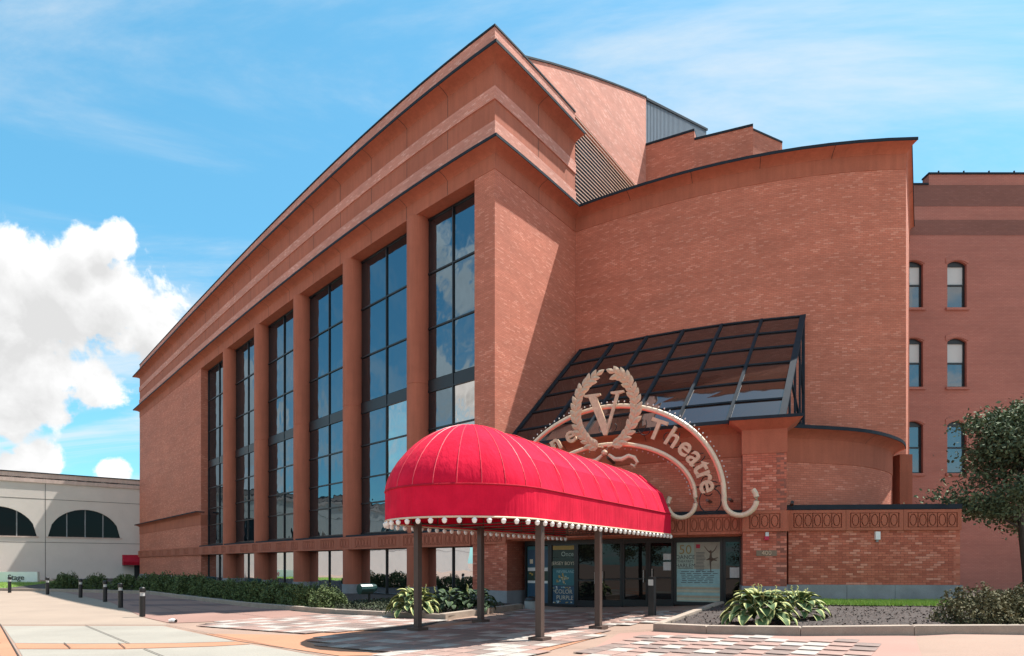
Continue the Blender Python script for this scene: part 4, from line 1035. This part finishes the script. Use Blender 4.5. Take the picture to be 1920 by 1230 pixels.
for s_ in (-1, 1):
    br_ = []
    for k in range(17):
        u = k / 16; an = -90 + s_ * (4 + u * 158); rx = 1.12; rz = 1.28
        br_.append((rx * math.cos(R(an)), 7.15 + rz * math.sin(R(an)) + u * .1))
    m_ = MB(); m_.tube([SP(x, z, .2) for x, z in br_], .03, 6); st = m_.build('wreath_branch', M['gold'], sign)
    for k in range(1, 16):
        (x0, z0), (x1, z1) = br_[k], br_[min(k + 1, 16)]
        dirn = math.atan2(x1 - x0, z1 - z0)
        for sd in (-1, 1): put_leaf(x0, z0, dirn + sd * random.uniform(.5, .75), .22 + .02 * sd, st, random.uniform(.95, 1.15))
    put_leaf(*br_[16], math.atan2(br_[16][0] - br_[15][0], br_[16][1] - br_[15][1]), .22, st, 1.)
m_ = MB(); m_.lathe(tuple(SP(0, 5.66, .3)), [(.005, -.11), (.09, -.07), (.12, 0), (.09, .07), (.005, .11)], 12); m_.build('wreath_boss', M['gold'], sign)
for s_ in (-1, 1):
    pts = [(s_ * .12, 5.60), (s_ * .35, 5.42), (s_ * .6, 5.40), (s_ * .85, 5.50), (s_ * 1.05, 5.42), (s_ * 1.16, 5.25), (s_ * 1.05, 5.12), (s_ * .92, 5.2)]
    m_ = MB(); m_.tube([SP(x, z, .2) for x, z in pts], .06, 8, 0, [.05, .08, .085, .075, .07, .06, .055, .03]); m_.build('ribbon', M['pale_gold'], sign)

# ------------------------------------------------------------------ beige building on the left
bg_ = thing('beige_building', (-50, 66, 0), 'low beige stucco building with half round windows beyond the bollards', 'building')
b0 = Vector((-101, 25.1)); b1 = Vector((-42.5, 71.6)); bu = (b1 - b0).normalized(); bn = Vector((bu.y, -bu.x)); bw_ = (b1 - b0).length
def bx(name, x0, x1, y0, y1, z0, z1, mat, parent=bg_): m_ = MB(); m_.box(b0, bu, bn, x0, x1, y0, y1, z0, z1); return m_.build(name, mat, parent)
def b_at(pxx):
    k = (pxx - 960) / 1150; return (k * b0.y - b0.x) / (bu.x - k * bu.y)
lun = [(b_at(-8), 3.35), (b_at(160), 3.3)]
lun += [(lun[0][0] - 10.2 * k, 3.3) for k in (1, 2, 3, 4)]
# wall with lunette openings: strips left and right of each opening plus the arch spandrels
wm = MB(); zs, zc = 4.65, 10.9
xs = sorted(lun); cur = 0.
for cx, r in xs:
    wm.box(b0, bu, bn, cur, cx - r, -.5, 0, 0, zc); wm.box(b0, bu, bn, cx - r, cx + r, -.5, 0, 0, zs)
    N_ = 20
    for k in range(N_):
        x0 = -r + 2 * r * k / N_; x1 = -r + 2 * r * (k + 1) / N_; h0 = 3.05 * math.sqrt(max(0, 1 - (x0 / r)**2)); h1 = 3.05 * math.sqrt(max(0, 1 - (x1 / r)**2))
        P = lambda x, y, z: Vector((b0.x + bu.x * (cx + x) + bn.x * y, b0.y + bu.y * (cx + x) + bn.y * y, z))
        wm.quadface([P(x0, 0, zs + h0), P(x1, 0, zs + h1), P(x1, 0, zc), P(x0, 0, zc)]); wm.quadface([P(x0, 0, zs + h0), P(x0, -.5, zs + h0), P(x1, -.5, zs + h1), P(x1, 0, zs + h1)])
    cur = cx + r
wm.box(b0, bu, bn, cur, bw_, -.5, 0, 0, zc); wm.build('wall', M['beige'], bg_)
for cx, r in xs:
    g = MB(); pts = [(cx + (r + .1) * math.cos(math.pi * k / 20), zs + 3.1 * math.sin(math.pi * k / 20)) for k in range(21)]
    g.prism([Vector((b0.x + bu.x * x - bn.x * .35, b0.y + bu.y * x - bn.y * .35, z)) for x, z in pts], (-bn.x * .04, -bn.y * .04, 0)); wo = g.build('window', M['glass_black'], bg_)
    m_ = MB()
    for k in (-.5, 0, .5): m_.box(b0, bu, bn, cx + r * k - .05, cx + r * k + .05, -.34, -.26, zs, zs + 3.05 * math.sqrt(1 - k * k))
    m_.build('mullion', M['granite'], wo)
    bx('sill', cx - r - .15, cx + r + .15, -.3, .06, zs - .13, zs - .002, M['beige_trim'], wo)
bx('cornice', -.1, bw_, -.4, .12, 10.35, 10.75, M['beige_trim']); bx('parapet', 0, bw_, -.4, .03, 10.9, 11.35, M['beige_trim']); bx('coping', -.1, bw_, -.5, .1, 11.35, 11.45, M['dark'])
bx('groove', 0, bw_, -.1, .012, 8.62, 8.66, M['joint']); bx('groove', 0, bw_, -.1, .012, 4.0, 4.04, M['joint'])
for p_ in (85,): bx('groove', b_at(p_) - .02, b_at(p_) + .02, -.1, .013, 0, 10.3, M['joint'])
m_ = MB(); m_.prism([(b0.x, b0.y, 10.7), (b1.x, b1.y, 10.7), (b1.x - 12, b1.y + 21, 10.7), (b0.x - 12, b0.y + 21, 10.7)], (0, 0, .2)); m_.build('roof', M['dark'], bg_)
# door and its little red awning
dx = b_at(262); bx('door', dx - .55, dx + .55, -.1, .03, 0, 2.1, M['mullion']);
sa_ = thing('side_awning', (b0.x + bu.x * dx, b0.y + bu.y * dx, 1.9), 'small dark red awning over side door of beige building', 'awning')
m_ = MB(); P = lambda x, y, z: Vector((b0.x + bu.x * x + bn.x * y, b0.y + bu.y * x + bn.y * y, z))
x0, x1 = b_at(229) , b_at(271)
m_.quadface([P(x0, .05, 2.75), P(x0, 1.5, 1.95), P(x1, 1.5, 1.95), P(x1, .05, 2.75)]); m_.quadface([P(x0, 1.5, 1.95), P(x0, 1.5, 1.55), P(x1, 1.5, 1.55), P(x1, 1.5, 1.95)])
m_.quadface([P(x0, .05, 2.75), P(x0, .05, 1.55), P(x0, 1.5, 1.55), P(x0, 1.5, 1.95)]); m_.quadface([P(x1, .05, 2.75), P(x1, 1.5, 1.95), P(x1, 1.5, 1.55), P(x1, .05, 1.55)])
m_.build('canvas', M['canvas_in'], sa_)
m_ = MB()
for x in (x0, x1): m_.tube([P(x, .03, 1.57), P(x, 1.48, 1.57)], .03, 6)
m_.tube([P(x0, 1.48, 1.57), P(x1, 1.48, 1.57)], .03, 6); m_.build('frame', M['pole'], sa_)
# white lawn sign
ls = thing('lawn_sign', (-49, 56, 0), 'long low white sign with red key and word Stage on lawn', 'sign')
m_ = MB(); m_.box((-58, 56.6), (1, 0), (0, -1), 0, 14.2, -.3, 0, 0.0, .98); m_.build('board', M['white'], ls)
wall_text('Stage', .72, .02, M['grey_text'], Vector((-45.75, 56.57, .45)), (1, 0, 0), ls)
m_ = MB(); K = lambda x, z: Vector((-49.2 + x, 56.55, .45 + z))
dm = [(-.55, 0), (-.15, .3), (.2, 0), (-.15, -.3)]; di = [(-.42, 0), (-.15, .2), (.08, 0), (-.15, -.2)]
for i in range(4):
    j = (i + 1) % 4; m_.prism([K(*dm[i]), K(*dm[j]), K(*di[j]), K(*di[i])], (0, -.03, 0))
for q in ([(.2, -.05), (1.35, -.05), (1.35, .05), (.2, .05)], [(.95, -.28), (1.05, -.28), (1.05, -.05), (.95, -.05)], [(1.2, -.24), (1.3, -.24), (1.3, -.05), (1.2, -.05)]): m_.prism([K(*p) for p in q], (0, -.03, 0))
m_.build('key_emblem', M['red_text'], ls)
# ------------------------------------------------------------------ painted brick building on the right
pb_ = thing('painted_building', (26, 32, 0), 'older building of painted dull red brick with arched sash windows', 'building')
PX0, PX1, PY = 20.2, 44., 31.7
wins = []
for cx in (20.75, 23.0):
    for zt, zb in ((17.4, 14.95), (13.4, 10.85), (9.1, 6.4)): wins.append((cx, zb, zt))
zcuts = [0, 6.4, 9.1, 10.85, 13.4, 14.95, 17.4, 18.7]
m_ = MB(); W2 = .5
def pbx(mb, x0, x1, z0, z1, y0=PY, y1=PY + .5): mb.box((0, 0), (1, 0), (0, 1), x0, x1, y0, y1, z0, z1)
for z0, z1 in zip(zcuts, zcuts[1:]):
    if any(abs(w_[1] - z0) < .01 for w_ in wins):
        pbx(m_, PX0, 20.75 - W2, z0, z1); pbx(m_, 20.75 + W2, 23.0 - W2, z0, z1); pbx(m_, 23.0 + W2, PX1, z0, z1)
    else: pbx(m_, PX0, PX1, z0, z1)
m_.build('wall', M['brick_painted'], pb_)
for z0, z1, mt in ((18.7, 19.5, 'painted_dark'), (19.5, 20.2, 'brick_painted'), (20.2, 21.3, 'painted_dark')):
    m_ = MB(); pbx(m_, PX0, PX1, z0, z1, PY - (.01 if mt == 'painted_dark' else 0)); m_.build('wall_band', M[mt], pb_)
m_ = MB(); pbx(m_, 21.55, PX1, 21.3, 21.85); m_.build('parapet', M['brick_painted'], pb_)
m_ = MB(); pbx(m_, PX0, 21.5, 21.3, 21.38, PY - .06); pbx(m_, 21.5, PX1, 21.85, 21.93, PY - .06)
for k in range(16): pbx(m_, 22. + k * 1.3, 22.06 + k * 1.3, 21.93, 22.02, PY - .05, PY)
m_.build('coping', M['dark'], pb_)
for cx, zb, zt in wins:
    m_ = MB()
    for (a, b, c, d) in ((cx - W2, cx - W2 + .08, zb, zt), (cx + W2 - .08, cx + W2, zb, zt), (cx - W2 + .08, cx + W2 - .08, zb, zb + .08), (cx - W2 + .08, cx + W2 - .08, (zb + zt) / 2 - .04, (zb + zt) / 2 + .04), (cx - W2 + .08, cx + W2 - .08, zt - .26, zt)): pbx(m_, a, b, c, d, PY + .14, PY + .24)
    wo = m_.build('window', M['mullion'], pb_)
    m_ = MB(); pbx(m_, cx - W2 + .08, cx + W2 - .08, (zb + zt) / 2 + .04, zt - .26, PY + .2, PY + .22); m_.build('blind_pane', M['blind'] if zt > 10 else M['glass_old'], wo)
    m_ = MB(); pbx(m_, cx - W2 + .08, cx + W2 - .08, zb + .08, (zb + zt) / 2 - .04, PY + .18, PY + .2); m_.build('pane', M['glass_old'], wo)
    m_ = MB(); pbx(m_, cx - W2 - .1, cx + W2 + .1, zb - .13, zb - .003, PY - .09, PY + .2); m_.build('sill', M['brick_painted'], wo)
    m_ = MB(); N_ = 8                                    # segmental arch: brick filling the corners above the curve, and a raised hood
    for k in range(N_):
        x0 = -W2 + 2 * W2 * k / N_; x1 = -W2 + 2 * W2 * (k + 1) / N_; f = lambda x: zt - .2 * (x / W2)**2
        P = lambda x, y, z: Vector((cx + x, y, z))
        m_.prism([P(x0, PY + .005, f(x0)), P(x1, PY + .005, f(x1)), P(x1, PY + .005, zt + .01), P(x0, PY + .005, zt + .01)], (0, .3, 0))
        m_.prism([P(x0 * 1.16, PY - .03, f(x0) + .03), P(x1 * 1.16, PY - .03, f(x1) + .03), P(x1 * 1.2, PY - .03, f(x1) + .3), P(x0 * 1.2, PY - .03, f(x0) + .3)], (0, .04, 0))
    m_.build('arch_head', M['brick_painted'], wo)
m_ = MB(); pbx(m_, PX0, PX1, 0, 21.0, PY + .6, PY + .8); m_.build('inner_wall', M['black'], pb_)
m_ = MB(); pbx(m_, PX0, PX1, 21.0, 21.2, PY + .5, PY + 18); m_.build('roof', M['dark'], pb_)
m_ = MB(); pbx(m_, PX1, PX1 + .4, 0, 21.2, PY, PY + 18); m_.build('end_wall', M['brick_painted'], pb_)

# ------------------------------------------------------------------ kerbs and beds
def kerb(name, pts, w, h, label, parent=None, closed=False):
    o = thing(name, (*pts[0], 0), label, 'kerb')
    P = [Vector(p) for p in pts]; nrm = []
    for i in range(len(P)):
        t = (P[min(i + 1, len(P) - 1)] - P[max(i - 1, 0)]).normalized(); nrm.append(Vector((-t.y, t.x)))
    for i in range(len(P) - 1):
        a, b = P[i], P[i + 1]; L = (b - a).length; k = max(1, round(L / 2.6)); 
        for j in range(k):
            u0 = j / k + (.006 / L); u1 = (j + 1) / k - (.006 / L)
            q = []
            for u, s_ in ((u0, 0), (u1, 0), (u1, 1), (u0, 1)):
                c = a.lerp(b, u) + nrm[i].lerp(nrm[i + 1], u) * (w * s_); q.append(Vector((c.x, c.y, G(c.x) - .05)))
            m_ = MB(); up = [p + Vector((0, 0, h + .05)) for p in q]
            ce = sum(up, Vector()) / 4; ins_ = [p + (ce - p).normalized() * .025 for p in up]; lo_ = [p - Vector((0, 0, .02)) for p in up]
            for x in range(4):
                y = (x + 1) % 4
                m_.quadface([q[x], q[y], lo_[y], lo_[x]]); m_.quadface([lo_[x], lo_[y], ins_[y], ins_[x]])
            m_.quadface(ins_); m_.build('kerb_stone', M['concrete'], o)
    return o
KL = [(-33, 39.2), (-29.5, 38.3), (-21, 35.2), (-15.75, 29.7), (-11, 24.9), (-6, 20.9), (-4.2, 19.9), (-2.04, 18.8)]
kerb('planter_kerb', KL, .22, .17, 'concrete kerb curving along the hedge bed below columns')
kerb('planter_kerb', [(-2.04, 18.8), (-1.2, 20.4), (.42, 23.4)], .22, .2, 'short concrete kerb beside awning ending near the small bin')
KR = [(3.45, 15.0), (4.4, 13.9), (6.0, 12.75), (7.84, 11.95), (9.8, 11.65), (15, 11.4)]
kerb('planter_kerb', KR, .22, .2, 'curved concrete kerb in front of hostas and mulch bed')
kerb('planter_kerb', [(6.9, 20.6), (5.2, 17.9), (3.45, 15.0)], .22, .2, 'straight concrete kerb running from bollard post towards the doors')
bedL = [(p[0] + .1, p[1] + .15) for p in KL] + [(.2, 23.5), (-.1, 25.0)] + [tuple(FAC.at(L, -.6, 0).xy) for L in (0, 8, 16, 24, 32, 40, 50)] + [(-46, 66)]
sheet('planting_bed', bedL, M['soil'], .12)
bedR = [(p[0] + .05, p[1] + .15) for p in KR] + [(18, 14.), (20, 30)] + [tuple(FAC.at(L, -.3, 0).xy) for L in (-17.9, -14, -10.7)] + [(6.95, 20.4), (5.3, 17.9)]
sheet('mulch_bed', bedR, M['soil'], .13)
lawn = [tuple((FAC.at(L, 1.9 if L > -17 else 2.1, 0)).xy) for L in (-12.4, -14, -16, -18.2)] + [tuple((FAC.at(L, -.22, 0)).xy) for L in (-18.2, -16, -14, -12.3)]
sheet('grass_strip', lawn, M['lawn'], .16)
lawn2 = [px(-200, 1104), px(45, 1104), px(95, 1099), px(140, 1096), px(120, 1091), px(-200, 1091)]
sheet('grass_verge', lawn2, M['lawn'], .02)
import numpy as np
rng = np.random.default_rng(3)
def leaves_mesh(name, C, size, mat, tone=None, aspect=1.8, up=.35):
    """one quad leaf at each centre C (n,3)"""
    n = len(C); d = rng.normal(size=(n, 3)); d[:, 2] += up; d /= np.linalg.norm(d, axis=1)[:, None]
    e = rng.normal(size=(n, 3)); e -= d * (e * d).sum(1)[:, None]; e /= np.linalg.norm(e, axis=1)[:, None]
    f = np.cross(d, e); s = size * rng.uniform(.6, 1.35, n)[:, None]
    V = np.stack([C - e * s * aspect / 2, C + f * s * .5 + d * s * .12, C + e * s * aspect / 2, C - f * s * .5 + d * s * .12], 1).reshape(-1, 3)
    me = bpy.data.meshes.new(name); me.vertices.add(4 * n); me.vertices.foreach_set('co', V.ravel())
    me.loops.add(4 * n); me.loops.foreach_set('vertex_index', np.arange(4 * n)); me.polygons.add(n); me.polygons.foreach_set('loop_start', np.arange(0, 4 * n, 4))
    at = me.attributes.new('tone', 'FLOAT', 'POINT'); t = rng.uniform(0, 1, n) if tone is None else tone; at.data.foreach_set('value', np.repeat(t, 4))
    me.materials.append(mat); me.update(); me.validate(); return me
def blades(name, poly, z, n, h, mat):
    xs_ = [p[0] for p in poly]; ys_ = [p[1] for p in poly]; P = []
    while len(P) < n:
        q = (rng.uniform(min(xs_), max(xs_)), rng.uniform(min(ys_), max(ys_)))
        if inside(q, poly): P.append(q)
    P = np.array(P); a = rng.uniform(0, 6.28, n); hh = h * rng.uniform(.5, 1.2, n); w = .006 + .004 * rng.random(n)
    zz = np.array([G(x) for x in P[:, 0]]) + z
    le = rng.uniform(-.4, .4, (n, 2)) * hh[:, None]
    b0_ = np.stack([P[:, 0] - np.cos(a) * w, P[:, 1] - np.sin(a) * w, zz], 1); b1_ = np.stack([P[:, 0] + np.cos(a) * w, P[:, 1] + np.sin(a) * w, zz], 1); tp = np.stack([P[:, 0] + le[:, 0], P[:, 1] + le[:, 1], zz + hh], 1)
    V = np.stack([b0_, b1_, tp], 1).reshape(-1, 3); me = bpy.data.meshes.new(name); me.vertices.add(3 * n); me.vertices.foreach_set('co', V.ravel())
    me.loops.add(3 * n); me.loops.foreach_set('vertex_index', np.arange(3 * n)); me.polygons.add(n); me.polygons.foreach_set('loop_start', np.arange(0, 3 * n, 3))
    at = me.attributes.new('tone', 'FLOAT', 'POINT'); at.data.foreach_set('value', np.repeat(rng.uniform(0, 1, n), 3)); me.materials.append(mat); me.update()
    o = bpy.data.objects.new(name, me); COL.objects.link(o); return o
tag(blades('grass', lawn, .15, 20000, .11, M['grass']), 'strip of bright mown grass below granite base of low wall', 'grass', kind='stuff')
tag(blades('grass', [(x, y) for x, y in lawn2 if x > -80] , .02, 9000, .14, M['grass']), 'green grass verge around the white lawn sign', 'grass', kind='stuff')
# bark chips
pts = []
while len(pts) < 5000:
    q = (rng.uniform(3.4, 15), rng.uniform(11.4, 20))
    if inside(q, bedR): pts.append((q[0], q[1], G(q[0]) + .14 + rng.uniform(0, .025)))
o = bpy.data.objects.new('bark_chips', leaves_mesh('bark_chips', np.array(pts), .035, M['chip'], up=2.0)); COL.objects.link(o); tag(o, 'loose brown bark chips covering the bed behind the kerb', 'mulch', kind='stuff')

# shrubs
def bush_points(n, rx, ry, rz, lump=.22):
    ph = rng.uniform(0, 6.28, 6)
    u = rng.normal(size=(n, 3)); u /= np.linalg.norm(u, axis=1)[:, None]; u[:, 2] = np.abs(u[:, 2]) * 1.0
    r = 1 - np.abs(rng.normal(0, .16, n)); az = np.arctan2(u[:, 1], u[:, 0])
    r *= 1 + lump * (np.sin(az * 3 + ph[0]) * .5 + np.sin(az * 5 + ph[1] + u[:, 2] * 4) * .4 + np.sin(u[:, 2] * 9 + ph[2] + az * 2) * .35)
    P = u * r[:, None] * np.array([rx, ry, rz]); return P
def stems(h, n, spread, r=.012):
    m_ = MB()
    for k in range(n):
        a = random.uniform(0, 6.28); s_ = random.uniform(.3, 1) * spread
        m_.tube([(0.03 * math.cos(a), .03 * math.sin(a), 0), (s_ * .5 * math.cos(a), s_ * .5 * math.sin(a), h * .5), (s_ * math.cos(a), s_ * math.sin(a), h)], r, 5, 0, [r, r * .8, r * .4])
    return m_.mesh('stems', M['bark'])
hedge_leaf = [leaves_mesh('foliage', bush_points(4200, .78, .78, .86), .05, M['leaf_hedge']) for _ in range(3)]; hedge_stem = stems(.7, 14, .5)
def shrub(name, p, meshes, stem, label, group, sc, rz, cat='shrub'):
    t = thing(name, (p[0], p[1], p[2]), label, cat, group); f = place('foliage', meshes, t, p, rz, sc); s_ = place('stems', stem, t, p, rz, sc); return t
HL = [(-29.2, 40.2), (-26.8, 39.5), (-24.3, 38.6), (-22.0, 37.5), (-20.2, 36.0), (-18.7, 34.6), (-17.3, 33.2), (-16., 31.9), (-14.8, 30.6), (-13.7, 29.5), (-12.6, 28.4), (-11.6, 27.3), (-10.6, 26.2), (-9.6, 25.2), (-8.6, 24.3), (-7.7, 23.4), (-6.8, 22.6)]
for k, (x, y) in enumerate(HL):
    shrub('hedge_shrub', (x, y, .1), hedge_leaf[k % 3], hedge_stem, 'dark green clipped shrub in the long hedge under the column windows', 'hedge shrubs', random.uniform(.84, 1.08) * (1.12 if k < 7 else .95), random.uniform(0, 6.28))
ol_leaf = [leaves_mesh('foliage', bush_points(5200, .85, .85, .78), .042, M['leaf_olive']) for _ in range(2)]
for k, (x, y, s_) in enumerate(((9.75, 12.75, .92), (11.0, 12.9, 1.05), (12.3, 12.7, 1.1))):
    shrub('olive_shrub', (x, y, G(x) + .12), ol_leaf[k % 2], hedge_stem, 'rounded olive brown shrub behind the kerb below the tree', 'olive shrubs', s_, k * 1.9)
for (x, y) in ((-32.6, 41.6),):
    shrub('yellow_shrub', (x + 3.0, y - 1.6, .1), leaves_mesh('foliage', bush_points(1500, .6, .6, .6), .05, M['hosta']), hedge_stem, 'small yellow green shrub at the far end of hedge', None, 1., 0)
# low ground cover
gp = []
gpoly = [(-6.2, 21.6), (-4.3, 20.5), (-2.6, 19.7), (-.3, 23.2), (-.9, 24.6), (-4.5, 27.4), (-7.2, 24.)]
while len(gp) < 9000:
    q = (rng.uniform(-7.2, 0), rng.uniform(19, 27.5))
    if inside(q, gpoly): gp.append((q[0], q[1], .12 + rng.uniform(.02, .16)))
o = bpy.data.objects.new('ground_cover', leaves_mesh('ground_cover', np.array(gp), .045, M['leaf_ground'])); COL.objects.link(o); tag(o, 'low dark ground cover between hedge and hostas', 'ground cover', kind='stuff')
# hostas
def hosta_leaf(edge, main):
    m_ = MB(); rows = 6; prev = None
    for i in range(rows + 1):
        t = i / rows; w = .13 * math.sin(math.pi * min(1, t * .93 + .06))**.75; y = .38 * t; z = .11 * math.sin(t * 2.0) - .17 * t * t
        cur = [Vector((-w, y, z + .025)), Vector((-w * .68, y, z + .012)), Vector((0, y, z - .012)), Vector((w * .68, y, z + .012)), Vector((w, y, z + .025))]
        if prev:
            for k in range(4): m_.quadface([prev[k], prev[k + 1], cur[k + 1], cur[k]], None, 0 if k in (1, 2) else 1)
        prev = cur
    m_.tube([(0, -.25, -.12), (0, 0, 0)], .008, 5); m_.smooth = True
    return m_.mesh('leaf', [main, edge])
def hosta(p, n, sc, leafm, label, group=None, flowers=6):
    t = thing('hosta_plant', p, label, 'plant', group)
    for k in range(n):
        u = (k + .5) / n; a = k * 2.39996 + random.uniform(-.2, .2); r = (.10 + .46 * u) * sc; z = (.58 - .42 * u**1.3) * sc
        o = bpy.data.objects.new('leaf', leafm); COL.objects.link(o); o.parent = t; o.matrix_parent_inverse = Matrix.Translation(-Vector(t.location))
        o.matrix_basis = Matrix.Translation(Vector(p) + Vector((r * math.cos(a), r * math.sin(a), z))) @ Matrix.Rotation(a - math.pi / 2, 4, 'Z') @ Matrix.Rotation(R(random.uniform(20, 38) - 62 * u), 4, 'X') @ Matrix.Rotation(R(random.uniform(-18, 18)), 4, 'Y') @ Matrix.Scale(sc * random.uniform(.75, 1.12), 4)
    for k in range(flowers):
        st_ = MB()
        a = random.uniform(0, 6.28); r = random.uniform(.05, .35) * sc
        b = Vector(p) + Vector((r * math.cos(a), r * math.sin(a), .3)); e = b + Vector((.12 * math.cos(a), .12 * math.sin(a), random.uniform(.4, .6) * sc)); st_.tube([b, (b + e) / 2 + Vector((0, 0, .03)), e], .008, 5)
        for q in range(7): c = b.lerp(e, .6 + .06 * q); st_.tube([c, c + Vector((random.uniform(-.04, .04), random.uniform(-.04, .04), .035))], .01, 5, 0, [.006, .011])
        st_.build('flower_stalk', M['hosta_edge'], t)
    return t
hl = hosta_leaf(M['hosta_edge'], M['hosta']); hd = hosta_leaf(M['hosta'], M['hosta_dark'])
hosta((-3.15, 19.75, .12), 64, 1.08, hl, 'bright cream edged hosta at kerb corner beside awning post', None, 12)
hosta((-1.3, 21.3, .12), 46, 1.0, hd, 'dark leaved hosta between two awning posts near brick pier', None, 3)
hosta((-2.2, 20.9, .12), 36, 1.0, hd, 'dark leaved hosta tucked behind the bright cream edged one', None, 4)
hosta((5.75, 14.25, G(5.75) + .12), 84, 1.08, hl, 'large cream edged hosta in front of the numbered brick pier', None, 10)
hosta((6.95, 14.9, G(6.95) + .12), 58, .9, hl, 'smaller cream edged hosta beside the granite base of low wall', None, 5)
# tree at the right
def tree(p, label, group=None):
    t = thing('tree', p, label, 'tree', group); tr = MB(); limbs = []
    base = Vector(p)
    trunk = [base, base + Vector((-.05, .05, 1.2)), base + Vector((-.15, .1, 2.4)), base + Vector((-.2, .15, 4.0)), base + Vector((-.1, .2, 6.2))]
    tr.tube(trunk, .1, 10, 0, [.13, .11, .09, .06, .025]); clus = []
    for k in range(34):
        u = random.uniform(.2, 1.0); st = trunk[1].lerp(trunk[4], u) if u < .99 else trunk[4]; a = random.uniform(0, 6.28); L = (2.9 - 1.9 * u) * random.uniform(.6, 1.1)
        e = st + Vector((L * math.cos(a), L * math.sin(a), L * random.uniform(.15, .6))); m_ = st.lerp(e, .5) + Vector((0, 0, random.uniform(-.05, .15)))
        tr.tube([st, m_, e], .03, 6, 0, [.04 * (1.2 - u * .7), .025, .008]); clus += [(e, .55), (m_, .5), (st.lerp(e, .75), .55)]
        for q in range(3):
            b_ = st.lerp(e, random.uniform(.4, .95)); f_ = b_ + Vector((random.uniform(-.6, .6), random.uniform(-.6, .6), random.uniform(-.1, .5))); tr.tube([b_, f_], .01, 5, 0, [.012, .004]); clus.append((f_, .4))
    tr.build('trunk', M['bark'], t)
    C = []
    for c, r in clus:
        n = int(140 * r / .5); C.append(np.array(c) + rng.normal(size=(n, 3)) * np.array([r * .72, r * .72, r * .36]))
    C = np.concatenate(C); me = leaves_mesh('crown', C, .075, M['leaf_tree']); place('crown', me, t)
    return t
tree((17.1, 20.3, .3), 'small dark leaved tree standing before the painted brick building')

# ------------------------------------------------------------------ bollards and small things
def bollard_mesh():
    a = MB(); a.lathe((0, 0, 0), [(.085, 0), (.085, .66), (.07, .665)], 20); b = MB(); b.lathe((0, 0, 0), [(.07, .66), (.07, .80)], 20); c = MB(); c.lathe((0, 0, 0), [(.085, .79), (.09, .80), (.09, .92), (.06, .95), (.01, .955)], 20)
    return a.mesh('post', M['black']), b.mesh('lens', plain('clear lamp lens', (.45, .46, .46), .2, .1)), c.mesh('cap', M['black'])
BM = bollard_mesh()
for (bxp, byp) in ((18, 1112), (89, 1115), (151, 1121), (197, 1129), (226, 1140), (267, 1157)):
    x, y = px(bxp, byp); t = thing('bollard', (x, y, 0), 'black lighting bollard with clear lens along edge of the buff driveway', 'bollard', 'bollards along the driveway')
    for nm, me in zip(('post', 'lens', 'cap'), BM): place(nm, me, t, (x, y, .02))
bp = (4.25, 18.6); bz = G(bp[0])
t = thing('push_button_post', (*bp, bz), 'slim dark post with steel push plate before the glass doors', 'post')
m_ = MB(); m_.box(bp, (.8, -.6), (.6, .8), -.09, .09, -.09, .09, bz, bz + 1.22); m_.build('post', M['black'], t)
m_ = MB(); m_.box(bp, (.8, -.6), (.6, .8), -.08, .08, -.105, -.092, bz + .96, bz + 1.14); m_.build('push_plate', M['steel'], t)
t = thing('waste_bin', (.75, 23.35, 0), 'short pale bin with dark domed lid beside brick pier', 'bin')
m_ = MB(); m_.lathe((.75, 23.35, .005), [(.24, 0), (.27, .02), (.28, .3), (.26, .31)], 20); m_.build('body', col('pale bin enamel', (.34, .36, .36)), t)
m_ = MB(); m_.smooth = True; m_.lathe((.75, 23.35, .315), [(.28, 0), (.27, .05), (.2, .13), (.1, .17), (.01, .18)], 20); m_.build('lid', M['black'], t)
for (x, y, lab) in ((-5.4, 23.2, 'dark green floodlight on stem in ground cover near the plinth'), (-13.2, 31.6, 'dark green floodlight half hidden behind hedge near a middle column'), (-18.0, 36.6, 'dark green floodlight behind the hedge near far columns')):
    t = thing('floodlight', (x, y, .1), lab, 'floodlight'); gm = M.get('flood') or M.setdefault('flood', plain('dark green enamel', (.012, .045, .045), .35, .1))
    m_ = MB(); m_.tube([(x, y, .1), (x, y, .6)], .045, 8); m_.build('stem', M['black'], t)
    m_ = MB(); m_.smooth = False; m_.tube([(x - .3, y - .3, .78), (x + .05, y + .05, .78), (x + .2, y + .2, .84)], .2, 12, 0, [.2, .2, .12]); m_.build('head', gm, t)
gx, gy = px(324, 1168)
t = thing('crumpled_cup', (gx, gy, .005), 'crushed white paper cup lying on the paving edge', 'litter')
m_ = MB(); m_.tube([(gx - .11, gy, .06), (gx - .02, gy + .02, .075), (gx + .09, gy - .01, .055)], .06, 9, 0, [.045, .062, .05]); m_.build('cup', M['white'], t)
m_ = MB(); m_.tube([(gx + .09, gy - .01, .055), (gx + .105, gy - .012, .054)], .055, 9); m_.build('rim', M['black'], t)

# trees across the road behind the viewer; the window and door glass mirrors them
src = tree((-38, 12, -1.4), 'leafy street tree across the road mirrored in the glass', 'trees across the road')
for k, (x, y, sc) in enumerate(((-36, 4, 1.5), (-31, -3, 1.4), (-27, -9, 1.6), (-20, -15, 1.4), (-14, -21, 1.6), (-7, -25, 1.5), (1, -28, 1.4), (9, -31, 1.6))):
    c = src.copy(); COL.objects.link(c); c.location = (x, y, -1.3 * sc); c.scale = (sc,) * 3; c.rotation_euler = (0, 0, k * 1.3)
    for ch in src.children:
        d_ = ch.copy(); COL.objects.link(d_); d_.parent = c; d_.matrix_parent_inverse = ch.matrix_parent_inverse.copy()
src.scale = (1.4,) * 3
